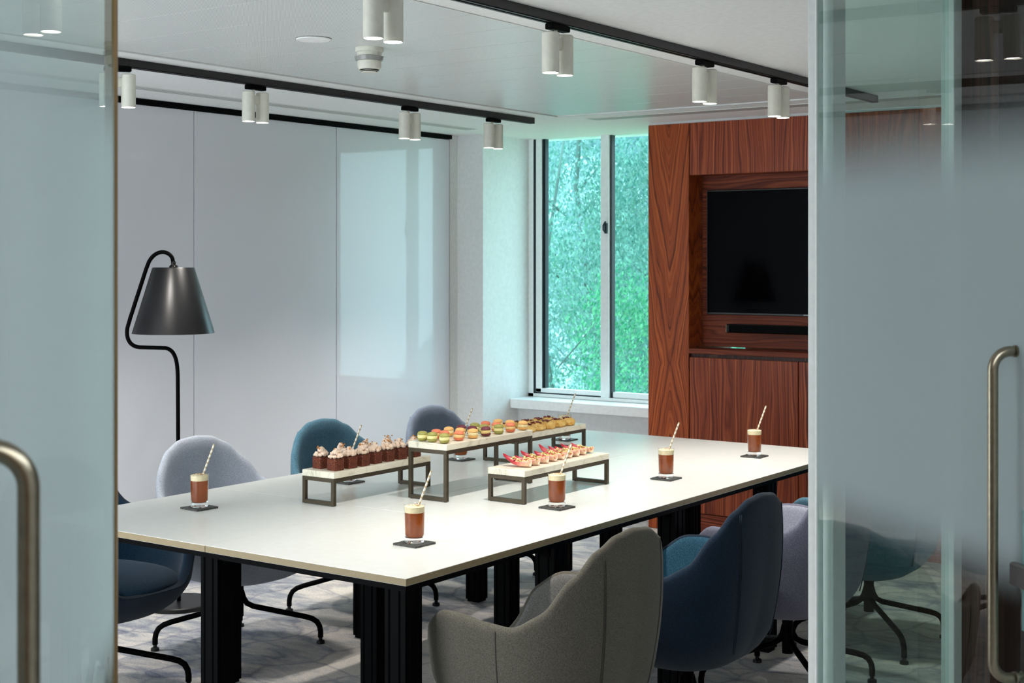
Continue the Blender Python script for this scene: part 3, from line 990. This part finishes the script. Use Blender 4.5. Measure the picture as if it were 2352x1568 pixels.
shade = MB().lathe([(0.023, 1.580), (0.095, 1.583), (0.0975, 1.580), (0.190, 1.276), (0.1885, 1.276), (0.096, 1.577), (0.023, 1.577)], 72, (sc_[0], sc_[1], 0)).build('shade', M_shade, lp, auto=0.6)

# ------------------------------------------------------------------ serving stands
def stand(label, x0, x1, y0, y1, H):
    t = thing('serving_stand', label, 'serving stand', ((x0 + x1) / 2, (y0 + y1) / 2, 0.7402), 0, 'marble serving stands')
    hx, hy = (x1 - x0) / 2, (y1 - y0) / 2
    b = 0.0135
    ts = H - 0.024
    MB().box(-hx, hx, -hy, hy, ts + 0.0003, H, 0.003, 2).build('marble_slab', M_marble, t)
    for s_ in (-1, 1):
        m = MB()
        ya, yb = (s_ * hy - b, s_ * hy) if s_ > 0 else (-hy, -hy + b)
        e = 0.001
        ya, yb = (ya - e, yb - e) if s_ > 0 else (ya + e, yb + e)
        m.box(-hx + e, -hx + b + e, ya, yb, 0.002, ts); m.box(hx - b - e, hx - e, ya, yb, 0.002, ts)
        m.box(-hx + b + e, hx - b - e, ya, yb, 0.002, 0.002 + b); m.box(-hx + b + e, hx - b - e, ya, yb, ts - b, ts)
        m.build('end_frame', M_bronze, t)
        f = MB()
        for q in (-1, 1): f.lathe([(0, 0.0003), (0.005, 0.0003), (0.005, 0.0019), (0, 0.0019)], 12, (q * (hx - 0.012), s_ * (hy - 0.008), 0))
        f.build('foot_pad', M_blackm, t)
    for q in (-1, 1):
        m = MB()
        m.box(q * hx - (b + 0.001 if q > 0 else -0.001), q * hx - (0.001 if q > 0 else -b - 0.001), -hy + b + 0.002, hy - b - 0.002, ts - b, ts)
        m.build('side_rail', M_bronze, t)
    return t
stand('low marble serving stand carrying the chocolate brownies', -3.590, -3.436, 3.765, 4.318, 0.122)
stand('tall marble serving stand carrying the rows of macarons', -3.345, -3.165, 4.068, 4.620, 0.210)
stand('low marble serving stand carrying the endive leaf boats', -3.070, -2.906, 4.190, 4.772, 0.122)
stand('low marble serving stand carrying the golden pastries', -3.705, -3.522, 5.020, 5.577, 0.122)
ZL = 0.7402 + 0.122 + 0.0003
ZH = 0.7402 + 0.210 + 0.0003

# ------------------------------------------------------------------ brownies
def make_brownie_mat():
    N = Nodes('brownie_crumb')
    v = N.coord()
    f = N.noise(v, 120, 4, 0.7)
    sp = N.noise(v, 330, 1, 0.5)
    col = N.ramp(f, [(0.3, rgb(60, 20, 6)), (0.6, rgb(112, 46, 16)), (0.8, rgb(140, 66, 28))])
    col = N.mixc(N.math('GREATER_THAN', sp, 0.70), col, rgb(206, 180, 158))
    N.principled(col, 0.8, 0, N.bump(f, 0.9, 0.004))
    return N.m
M_brownie = make_brownie_mat()
M_cream = plain('whipped_cream', rgb(238, 212, 190), 0.5, var=0.1, scale=120, Subsurface_Weight=0.2, Subsurface_Radius=(0.006, 0.004, 0.003))
M_cara = plain('caramel_crumb', rgb(196, 128, 54), 0.45, var=0.35, scale=160)
M_choc = plain('dark_chip', rgb(60, 30, 22), 0.5)
def brownie(label, x, y, rz, seed):
    rd = random.Random(seed)
    t = thing('brownie', label, 'brownie', (x, y, ZL + 0.0004), rz, 'chocolate brownies on the low stand')
    s_ = 0.0212
    h = 0.042
    b = bmesh.new(); bmesh.ops.create_cube(b, size=1.0)
    bmesh.ops.subdivide_edges(b, edges=b.edges[:], cuts=6, use_grid_fill=True)
    for v in b.verts:
        p = Vector((v.co.x * 2 * s_, v.co.y * 2 * s_, (v.co.z + 0.5) * h))
        k = noise.noise(p * 90 + Vector((seed * 3.1, 0, 0)))
        p.x *= 1 + 0.025 * k; p.y *= 1 + 0.025 * k
        if v.co.z > 0.45: p.z += 0.0016 * k
        v.co = p
    MB().add(b).build('sponge', M_brownie, t, auto=0.9)
    m = MB()
    for k in range(13):
        a = rd.uniform(0, 2 * PI); r = rd.uniform(0.0, 0.021)
        z = h + 0.010 + (0.020 * (1 - r / 0.022)) * rd.uniform(0.3, 1.1)
        m.blob((r * math.cos(a), r * math.sin(a), z), rd.uniform(0.0070, 0.0108), 2, 0.55, 170, (1, 1, rd.uniform(0.7, 1.05)), seed + k)
    for k in range(8):
        a = k * PI / 4 + rd.uniform(-.2, .2)
        m.blob((0.0195 * math.cos(a), 0.0195 * math.sin(a), h + 0.0075), 0.0074, 2, 0.5, 170, (1, 1, 0.9), seed + 40 + k)
    m.blob((0, 0, h + 0.022), 0.011, 2, 0.5, 140, (1, 1, 1.25), seed + 9)
    m.build('cream_topping', M_cream, t, smooth=True)
    c = MB()
    for k in range(6):
        a = rd.uniform(0, 2 * PI); r = rd.uniform(0.004, 0.016)
        c.blob((r * math.cos(a), r * math.sin(a), h + 0.030 + rd.uniform(-.004, .007)), rd.uniform(0.0022, 0.0044), 1, 0.5, 300, (1, 1, 0.8), seed + 70 + k)
    c.build('caramel_crumble', M_cara, t)
    c = MB()
    for k in range(5):
        a = rd.uniform(0, 2 * PI); r = rd.uniform(0.004, 0.019)
        c.blob((r * math.cos(a), r * math.sin(a), h + 0.024 + rd.uniform(-.005, .008)), 0.0024, 1, 0.5, 300, (1, 1, 0.6), seed + 90 + k)
    c.build('chocolate_chip', M_choc, t)
bx = [3.815, 3.885, 3.955, 4.028, 4.100, 4.172, 4.255]
for i, yy in enumerate(bx):
    brownie('chocolate brownie cube with cream, ' + (ORD[i]) + ' from the lamp-lit doorway end of the front row' if False else
            'cream-topped brownie cube, ' + ORD[i] + ' from the doorway end of the front row', -3.472 + RND.uniform(-.003, .003), yy, RND.uniform(-.12, .12), 11 + i)
for i, yy in enumerate((3.822, 3.93, 4.065, 4.20)):
    brownie('cream-topped brownie cube in the rear row, ' + ORD[i] + ' from the doorway end', -3.551, yy, RND.uniform(-.12, .12), 31 + i)

# ------------------------------------------------------------------ macarons
MC = {
    'green': (plain('macaron_green', rgb(158, 154, 80), 0.6, var=0.1, scale=120), plain('filling_lemon', rgb(240, 230, 160), 0.5)),
    'coral': (plain('macaron_coral', rgb(226, 128, 92), 0.6, var=0.08, scale=120), plain('filling_peach', rgb(246, 206, 140), 0.5)),
    'yellow': (plain('macaron_yellow', rgb(236, 184, 112), 0.6, var=0.08, scale=120), plain('filling_cream', rgb(250, 232, 176), 0.5)),
    'plum': (plain('macaron_plum', rgb(112, 48, 60), 0.6, var=0.1, scale=120), plain('filling_honey', rgb(238, 210, 140), 0.5)),
}
MACPROTO = {}
def macaron(kind, label, x, y, z, rz, tilt):
    if kind in MACPROTO:
        t = copy_thing(MACPROTO[kind], (x, y, z), rz, label, 'macarons on the tall stand')
    else:
        t = thing('macaron', label, 'macaron', (x, y, z), rz, 'macarons on the tall stand')
        ma, mf = MC[kind]
        r = 0.0192
        MB().lathe([(0, 0.0), (0.011, 0.0002), (0.0158, 0.0022), (0.0186, 0.0056), (0.0190, 0.0068), (r * 1.02, 0.0074), (r * 1.01, 0.0090), (0.0175, 0.0094), (0, 0.0094)], 36).build('bottom_shell', ma, t, auto=0.9)
        wob = lambda a, zz: 1 + 0.05 * math.sin(14 * a + zz * 520)
        MB().lathe([(0, 0.0096), (0.0168, 0.0096), (0.0184, 0.012), (0.0188, 0.0155), (0.0187, 0.0190), (0.0180, 0.0222), (0.0160, 0.0238), (0, 0.0238)], 112, wob=wob).build('filling', mf, t, smooth=True)
        MB().lathe([(0, 0.0240), (0.0175, 0.0240), (r * 1.01, 0.0245), (r * 1.02, 0.0258), (0.0190, 0.0264), (0.0188, 0.0276), (0.0172, 0.0310), (0.013, 0.0340), (0.007, 0.0356), (0, 0.0360)], 36).build('top_shell', ma, t, auto=0.9)
        bpy.context.view_layer.update()
        note_kids(t)
        MACPROTO[kind] = t
    t.rotation_euler = (tilt[0], tilt[1], rz)
MROWS = [
    ('front row', [(-3.300, 4.098, 'green'), (-3.251, 4.094, 'green'), (-3.193, 4.092, 'green'), (-3.197, 4.183, 'coral'), (-3.194, 4.266, 'yellow'), (-3.193, 4.347, 'plum'), (-3.195, 4.432, 'green'), (-3.193, 4.507, 'coral'), (-3.192, 4.590, 'yellow')]),
    ('middle row', [(-3.297, 4.176, 'coral'), (-3.246, 4.160, 'coral'), (-3.248, 4.258, 'yellow'), (-3.247, 4.332, 'plum'), (-3.245, 4.405, 'green'), (-3.246, 4.487, 'coral'), (-3.247, 4.580, 'yellow')]),
    ('rear row', [(-3.305, 4.262, 'yellow'), (-3.302, 4.335, 'plum'), (-3.303, 4.425, 'green'), (-3.304, 4.495, 'coral'), (-3.305, 4.580, 'yellow')]),
]
for rn, lst in MROWS:
    cnt = {}
    tot = {}
    for q in lst: tot[q[2]] = tot.get(q[2], 0) + 1
    for (x, y, k) in lst:
        i = cnt.get(k, 0); cnt[k] = i + 1
        lab = ('the only %s macaron in the %s on the tall stand' % (k, rn)) if tot[k] == 1 else ('%s %s macaron from the doorway end of the %s' % (ORD[i], k, rn))
        tl = (RND.uniform(-.03, .03), RND.uniform(-.03, .03))
        macaron(k, lab, x, y, ZH + 0.0008, RND.uniform(0, 6), tl)

# ------------------------------------------------------------------ pastries
def make_pastry_mat():
    N = Nodes('puff_pastry')
    f = N.noise(N.coord(), 45, 4, 0.65)
    f2 = N.noise(N.coord(scale=(1, 1, 4)), 160, 3)
    g = N.math('ADD', N.math('MULTIPLY', f, 0.7), N.math('MULTIPLY', f2, 0.3))
    N.principled(N.ramp(g, [(0.28, rgb(196, 118, 36)), (0.45, rgb(238, 184, 92)), (0.65, rgb(248, 216, 140))]), 0.5, 0, N.bump(g, 0.7, 0.003))
    return N.m
M_pastry = make_pastry_mat()
M_jam = plain('dark_berry_jam', rgb(116, 24, 26), 0.18, var=0.4, scale=200)
def pastry(label, x, y, rz, seed):
    rd = random.Random(seed)
    t = thing('pastry', label, 'pastry', (x, y, ZL + 0.0006), rz, 'golden pastries on the low stand')
    b = bmesh.new(); bmesh.ops.create_icosphere(b, subdivisions=4, radius=1.0)
    for v in b.verts:
        p = v.co.copy()
        a = math.atan2(p.y, p.x)
        fold = 1 + 0.06 * math.sin(5 * a + seed) + 0.05 * math.sin(11 * a + p.z * 5 + seed * 2)
        k = 1 + 0.16 * noise.noise(p * 2.3 + Vector((seed, 0, 0))) + 0.05 * noise.noise(p * 7 + Vector((0, seed, 0)))
        z = max(-0.55, p.z)
        dip = -0.25 * math.exp(-(p.x ** 2 + p.y ** 2) * 5) if p.z > 0 else 0
        v.co = Vector((p.x * 0.040 * fold * k, p.y * 0.041 * fold * k, (z + 0.55) * 0.0225 * k + dip * 0.014))
    lo = min(v.co.z for v in b.verts)
    for v in b.verts: v.co.z = max(0, v.co.z - lo)
    MB().add(b).build('dough', M_pastry, t, smooth=True)
    m = MB()
    for k in range(15):
        a = rd.uniform(0, 2 * PI); r = 0.023 * math.sqrt(rd.random())
        m.blob((r * math.cos(a) * 1.1, r * math.sin(a), 0.0335 - r * r * 8 + rd.uniform(0, .003)), rd.uniform(0.0035, 0.0062), 2, 0.4, 200, (1.1, 1, 0.6), seed + k)
    m.build('jam_topping', M_jam, t, smooth=True)
for i in range(5):
    pastry('golden pastry with jam, ' + ORD[i] + ' from the macarons in the front row', -3.565, 5.150 + i * 0.0815, RND.uniform(0, 6), 3.3 + i * 1.7)
for i in range(5):
    pastry('golden pastry with jam, ' + ORD[i] + ' from the macarons in the rear row', -3.653, 5.125 + i * 0.0825, RND.uniform(0, 6), 23.3 + i * 1.9)

# ------------------------------------------------------------------ endive boats
def make_endive_mat():
    N = Nodes('endive_leaf')
    at = N.n('Attribute'); at.attribute_name = 'tip'
    f = N.noise(N.coord(), 90, 3)
    g = N.math('ADD', at.outputs['Fac'], N.math('MULTIPLY', N.math('SUBTRACT', f, 0.5), 0.25))
    col = N.ramp(g, [(0.05, rgb(240, 208, 180)), (0.22, rgb(238, 164, 148)), (0.42, rgb(222, 84, 88)), (0.66, rgb(176, 24, 46))])
    N.principled(col, 0.4, 0, None, Subsurface_Weight=0.15, Subsurface_Radius=(0.004, 0.002, 0.002))
    return N.m
M_endive = make_endive_mat()
M_sal = plain('salad_filling', rgb(232, 214, 150), 0.6, var=0.25, scale=260)
M_herb = plain('chopped_herb', rgb(120, 140, 40), 0.6, var=0.3, scale=200)
def endive(label, x, y, rz, seed, ln, lift):
    rd = random.Random(seed)
    t = thing('endive_boat', label, 'endive leaf', (x, y, ZL + 0.0006), rz, 'endive leaf boats on the low stand')
    bm = bmesh.new()
    nu, nv = 22, 11
    lay = bm.verts.layers.float.new('tip')
    grid = []
    for i in range(nu + 1):
        u = i / nu
        w = 0.0255 * (math.sin(PI * min(1, 0.16 + 0.84 * u)) ** 0.6) * (1 - 0.12 * u)
        w = max(w, 0.0012) if u > 0.96 else max(w, 0.006)
        sx = -ln * u
        sz = lift * max(0, u - 0.30) ** 1.7 * 2.1 + 0.004 * (1 - u) ** 2
        row = []
        for j in range(nv + 1):
            q = -1 + 2 * j / nv
            z = sz + 0.022 * (1 - 0.55 * u) * abs(q) ** 1.7 + 0.0006 * math.sin(u * 30 + q * 4)
            yy = w * math.sin(q * 1.25) / math.sin(1.25)
            v = bm.verts.new((sx - 0.003 * q * q, yy, z))
            v[lay] = max(0.0, min(1.0, 1.05 * u ** 1.8 + 0.42 * abs(q) ** 2 * (0.35 + u)))
            row.append(v)
        grid.append(row)
    for i in range(nu):
        for j in range(nv):
            bm.faces.new((grid[i][j], grid[i + 1][j], grid[i + 1][j + 1], grid[i][j + 1]))
    lo = min(v.co.z for v in bm.verts)
    for v in bm.verts: v.co.z += 0.0012 - lo
    m = MB(); m.bm.free(); m.bm = bm
    o = m.build('leaf', M_endive, t, smooth=True)
    md = o.modifiers.new('thick', 'SOLIDIFY'); md.thickness = 0.0016; md.offset = 0
    s_ = MB(); g_ = MB()
    for k in range(62):
        u = rd.uniform(0.10, 0.66); q = rd.uniform(-0.8, 0.8)
        pz = 0.0165 + lift * max(0, u - 0.30) ** 1.7 * 2.1 + rd.uniform(0, 0.008) * (1 - q * q)
        (g_ if k % 8 == 0 else s_).blob((-ln * u, 0.018 * q, pz), rd.uniform(0.0020, 0.0042), 1, 0.5, 300, (1, 1, 0.8), seed + k)
    s_.build('salad_filling', M_sal, t)
    g_.build('chopped_herb', M_herb, t)
EY = [4.268, 4.325, 4.388, 4.447, 4.505, 4.560, 4.615, 4.668, 4.720]
for i, yy in enumerate(EY):
    endive('red tipped endive leaf with salad, ' + ORD[i] + ' from the doorway end of its stand', -2.934 - 0.004 * i * 0.6, yy, RND.uniform(-.10, .12), 50 + i, [0.112, 0.100, 0.112, 0.098, 0.112, 0.104, 0.102, 0.104, 0.100][i], [0.030, 0.018, 0.027, 0.020, 0.036, 0.025, 0.020, 0.024, 0.020][i])

# ------------------------------------------------------------------ coasters and drinks
def coaster(label, x, y, rz, seed):
    t = thing('slate_coaster', label, 'coaster', (x, y, 0.7404), rz, 'slate coasters on the table')
    rd = random.Random(seed)
    n = 9; s_ = 0.0475; poly = []
    for q in range(4):
        c, sn = math.cos(q * PI / 2), math.sin(q * PI / 2)
        for k in range(n):
            a = -s_ + 2 * s_ * k / n; b = -s_ + rd.uniform(-.0012, .0012) + (0.002 if k == 0 else 0)
            poly.append((c * a - sn * b, sn * a + c * b))
    m = MB().prism(poly, 0.0, 0.0055)
    m.build('slate', M_slate, t)
    return t
def drink_proto():
    t = thing('coffee_glass', '', 'drink', (0, 0, 0), 0, 'layered iced coffees on slate coasters')
    H = 0.118; r0, r1 = 0.0300, 0.0332
    rr = lambda z: r0 + (r1 - r0) * z / H
    base = 0.018; w = 0.0018
    MB().lathe([(0, 0.0), (r0 - 0.003, 0.0), (r0, 0.003), (rr(0.01), 0.01), (rr(base), base - 0.0004), (0, base - 0.0004)], 48).build('glass_base', M_solidglass, t, auto=0.7)
    MB().lathe([(0, base), (rr(base) - 0.0004, base)] + [(rr(z), z) for z in (base + 0.001, 0.03, 0.06, 0.09, H - 0.001)] + [(r1 - w * 0.5, H)] +
               [(rr(z) - w, z) for z in (H - 0.001, 0.09, 0.06, 0.03, base + 0.004)] + [(r0 - 0.004, base + 0.001), (0, base + 0.001)], 48).build('tumbler', M_tumbler, t, auto=0.7)
    i = w + 0.0003
    MB().lathe([(0, base + 0.0014), (r0 - 0.005, base + 0.0014)] + [(rr(z) - i, z) for z in (base + 0.006, 0.05, 0.07, 0.0935)] + [(0, 0.0935)], 40).build('coffee', M_coffee, t, auto=0.7)
    m = MB().lathe([(0, 0.0938)] + [(rr(z) - i, z) for z in (0.0938, 0.105, 0.1115)] + [(0.024, 0.114), (0, 0.115)], 40)
    foam = m.build('foam', M_foam, t, auto=0.7)
    sp = MB(); rd = random.Random(5)
    for k in range(26):
        a = rd.uniform(0, 2 * PI); r = 0.02 * math.sqrt(rd.random())
        sp.blob((r * math.cos(a), r * math.sin(a), 0.1158), rd.uniform(0.001, 0.0024), 1, 0.4, 400, (1, 1, 0.4), k)
    sp.build('chocolate_flakes', M_speck, foam)
    lean = 0.39
    p0 = Vector((U.x * 0.004, U.y * 0.004, 0.090)); p1 = Vector((U.x * (0.004 + lean * 0.123), U.y * (0.004 + lean * 0.123), 0.221))
    MB().tube([p0 + (p1 - p0) * k / 6 for k in range(7)], 0.0034, 12).build('paper_straw', M_straw, t, auto=0.7)
    return t
d0 = drink_proto(); note_kids(d0)
DR = [
    (-3.804, 3.470, 'in front of the pale silver grey chair'),
    (-2.780, 3.413, 'at the table corner by the doorway'),
    (-2.778, 4.206, 'in front of the endive stand'),
    (-2.789, 5.016, 'between the endive stand and the walnut unit'),
    (-2.785, 5.816, 'at the far table end before the walnut unit'),
    (-3.770, 4.215, 'half hidden behind the brownies'),
    (-3.797, 4.981, 'half hidden behind the macaron stand'),
    (-3.800, 5.822, 'half hidden behind the pastries'),
]
for k, (x, y, where) in enumerate(DR):
    a = RND.uniform(-.08, .08)
    coaster('dark slate coaster under the coffee glass ' + where, x, y, a, 90 + k)
    lab = 'layered iced coffee with paper straw ' + where
    loc = (x, y, 0.7404 + 0.0058)
    if k == 0:
        d0.location = loc; d0['label'] = lab
    else:
        copy_thing(d0, loc, 0, lab, 'layered iced coffees on slate coasters')

# ------------------------------------------------------------------ outside: ground and trees
MB().box(-60, 40, 9.5, 90, -5.2, -5.0).build('ground_outside', plain('grass_ground', rgb(120, 150, 110), 0.9), kind='structure')
def hill():
    b = bmesh.new()
    nx_, ny_ = 90, 14
    g = []
    for i in range(nx_ + 1):
        row = []
        for j in range(ny_ + 1):
            x = -110 + 140 * i / nx_; y = 48 + 34 * j / ny_
            t = math.sin(PI * min(1, j / ny_ * 1.1) * 0.5)
            z = -5.2 + t * (15.5 + 2.6 * noise.noise(Vector((x * 0.07, 0.3, 0)))) + 1.6 * noise.noise(Vector((x * 0.35, y * 0.35, 2))) * t
            row.append(b.verts.new((x, y, z)))
        g.append(row)
    for i in range(nx_):
        for j in range(ny_):
            b.faces.new((g[i][j], g[i + 1][j], g[i + 1][j + 1], g[i][j + 1]))
    m = MB(); m.bm.free(); m.bm = b
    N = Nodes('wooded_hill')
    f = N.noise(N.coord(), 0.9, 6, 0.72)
    N.principled(N.ramp(f, [(0.35, rgb(92, 138, 132)), (0.65, rgb(168, 196, 190))]), 0.95)  # pale tint, distance haze put into the colour
    return m.build('hill_outside', N.m, smooth=True, kind='structure')
hill()
def leaf_mat(name, c1, c2):
    N = Nodes(name)
    f = N.noise(N.coord(), 1.3, 3)
    oi = N.n('NewGeometry')
    g = N.math('ADD', N.math('MULTIPLY', f, 0.6), N.math('MULTIPLY', oi.outputs['Random Per Island'], 0.4))
    col = N.ramp(g, [(0.3, c1), (0.7, c2)])
    df = N.n('BsdfDiffuse'); tl = N.n('BsdfTranslucent'); N.l(col, df.inputs[0]); N.l(col, tl.inputs[0])
    mx = N.n('MixShader'); mx.inputs[0].default_value = 0.4
    N.l(df.outputs[0], mx.inputs[1]); N.l(tl.outputs[0], mx.inputs[2]); N.l(mx.outputs[0], N.out.inputs[0])
    return N.m
LEAF = [leaf_mat('leaves_mid', rgb(70, 126, 116), rgb(128, 172, 158)), leaf_mat('leaves_pale', rgb(104, 146, 148), rgb(160, 192, 192)), leaf_mat('leaves_bright', rgb(42, 118, 88), rgb(108, 176, 132))]  # pale, greyed tints put the haze into the leaf colour
M_bark = plain('bark', rgb(78, 104, 98), 0.9, var=0.3, scale=9)
TREE = {}
def tree(kind, label, x, y, h, w, rz):
    t = thing('tree', label, 'tree', (x, y, -5.0), rz, 'trees outside the window')
    if kind not in TREE:
        rd = random.Random(kind + 3)
        tk = MB()
        tk.tube([(0, 0, 0), (0.05, 0.02, 0.35), (-0.03, 0.04, 0.7), (0.02, 0, 0.98)], [0.014, 0.010, 0.006, 0.002], 10)
        for k in range(7):
            z = rd.uniform(0.2, 0.85); a = rd.uniform(0, 2 * PI); l = 0.34 * (1.05 - z) + 0.08
            tk.tube([(0, 0, z), (l * 0.5 * math.cos(a), l * 0.5 * math.sin(a), z + 0.04), (l * math.cos(a), l * math.sin(a), z + 0.10)], [0.002, 0.0014, 0.0007], 6)
        lf = MB()
        clumps = []
        for k in range(80):
            z = rd.uniform(0.08, 0.97); a = rd.uniform(0, 2 * PI)
            rr = (0.40 * (1 - abs(z - 0.42) ** 1.7 * 1.9)) * math.sqrt(rd.uniform(0.2, 1))
            clumps.append((rr * math.cos(a), rr * math.sin(a), z, rd.uniform(0.05, 0.115)))
        for (cx_, cy_, cz_, cr) in clumps:
            for q in range(420):
                v = Vector((rd.gauss(0, 1), rd.gauss(0, 1), rd.gauss(0, 0.7))); v.normalize()
                p = Vector((cx_, cy_, cz_)) + v * cr * rd.uniform(0.55, 1.0)
                s_ = rd.uniform(0.0028, 0.0058)
                nx = Vector((rd.gauss(0, 1), rd.gauss(0, 1), rd.gauss(0, 1))).normalized()
                t1 = nx.orthogonal().normalized(); t2 = nx.cross(t1)
                a_ = [p - t1 * s_, p - t2 * s_ * 0.5 + nx * s_ * 0.12, p + t1 * s_, p + t2 * s_ * 0.5 + nx * s_ * 0.12]
                lf.bm.faces.new([lf.bm.verts.new(c) for c in a_])
        a = tk.build('trunk', M_bark, t, smooth=True)
        bm = lf.bm
        me = bpy.data.meshes.new('foliage'); bm.to_mesh(me); bm.free()
        me.materials.append(LEAF[kind % 3])
        b = bpy.data.objects.new('foliage', me); COL.objects.link(b); b.parent = t
        TREE[kind] = (a.data, me)
    else:
        for nm, me in zip(('trunk', 'foliage'), TREE[kind]):
            o = bpy.data.objects.new(nm, me); COL.objects.link(o); o.parent = t
    t.scale = (w, w, h)
    return t
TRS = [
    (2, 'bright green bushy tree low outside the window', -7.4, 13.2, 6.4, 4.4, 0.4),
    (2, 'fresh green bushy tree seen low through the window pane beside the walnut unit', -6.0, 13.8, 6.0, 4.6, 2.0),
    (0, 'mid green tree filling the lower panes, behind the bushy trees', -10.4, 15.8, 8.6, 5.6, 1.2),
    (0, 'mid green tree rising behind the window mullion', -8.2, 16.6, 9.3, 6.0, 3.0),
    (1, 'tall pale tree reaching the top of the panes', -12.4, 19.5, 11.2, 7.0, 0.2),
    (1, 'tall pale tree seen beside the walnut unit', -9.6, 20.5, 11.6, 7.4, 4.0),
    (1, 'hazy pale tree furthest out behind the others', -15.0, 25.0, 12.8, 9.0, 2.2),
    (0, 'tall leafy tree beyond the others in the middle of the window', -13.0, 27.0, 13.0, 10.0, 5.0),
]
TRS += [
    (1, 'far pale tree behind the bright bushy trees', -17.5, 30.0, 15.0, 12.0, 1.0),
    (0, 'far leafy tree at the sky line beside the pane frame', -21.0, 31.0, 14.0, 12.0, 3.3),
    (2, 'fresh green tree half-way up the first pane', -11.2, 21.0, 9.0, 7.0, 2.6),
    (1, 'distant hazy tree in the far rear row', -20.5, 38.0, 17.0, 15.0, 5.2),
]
for k in TRS: tree(*k)

# ------------------------------------------------------------------ light
w = bpy.data.worlds.new('world'); SC.world = w; w.use_nodes = True
nt = w.node_tree; nt.nodes.clear()
wo = nt.nodes.new('ShaderNodeOutputWorld'); bg = nt.nodes.new('ShaderNodeBackground')
tc = nt.nodes.new('ShaderNodeTexCoord'); nz = nt.nodes.new('ShaderNodeTexNoise'); nz.inputs['Scale'].default_value = 2.5; nz.inputs['Detail'].default_value = 4
cr = nt.nodes.new('ShaderNodeValToRGB')
cr.color_ramp.elements[0].color = (0.72, 0.90, 1.0, 1); cr.color_ramp.elements[1].color = (1.0, 1.0, 1.0, 1)
cr.color_ramp.elements[0].position = 0.35; cr.color_ramp.elements[1].position = 0.65
nt.links.new(tc.outputs['Generated'], nz.inputs['Vector']); nt.links.new(nz.outputs['Fac'], cr.inputs[0])
nt.links.new(cr.outputs[0], bg.inputs[0]); bg.inputs[1].default_value = 2.75
nt.links.new(bg.outputs[0], wo.inputs[0])

# ------------------------------------------------------------------ render look
SC.view_settings.view_transform = 'Standard'
SC.view_settings.look = 'None'
SC.view_settings.gamma = 1.0
SC.view_settings.use_curve_mapping = False
SC.view_settings.exposure = 1.0
cy = SC.cycles
cy.use_denoising = True
cy.max_bounces = 10; cy.diffuse_bounces = 5; cy.glossy_bounces = 5; cy.transmission_bounces = 6; cy.transparent_max_bounces = 16
cy.sample_clamp_indirect = 6.0
cy.caustics_reflective = False; cy.caustics_refractive = False
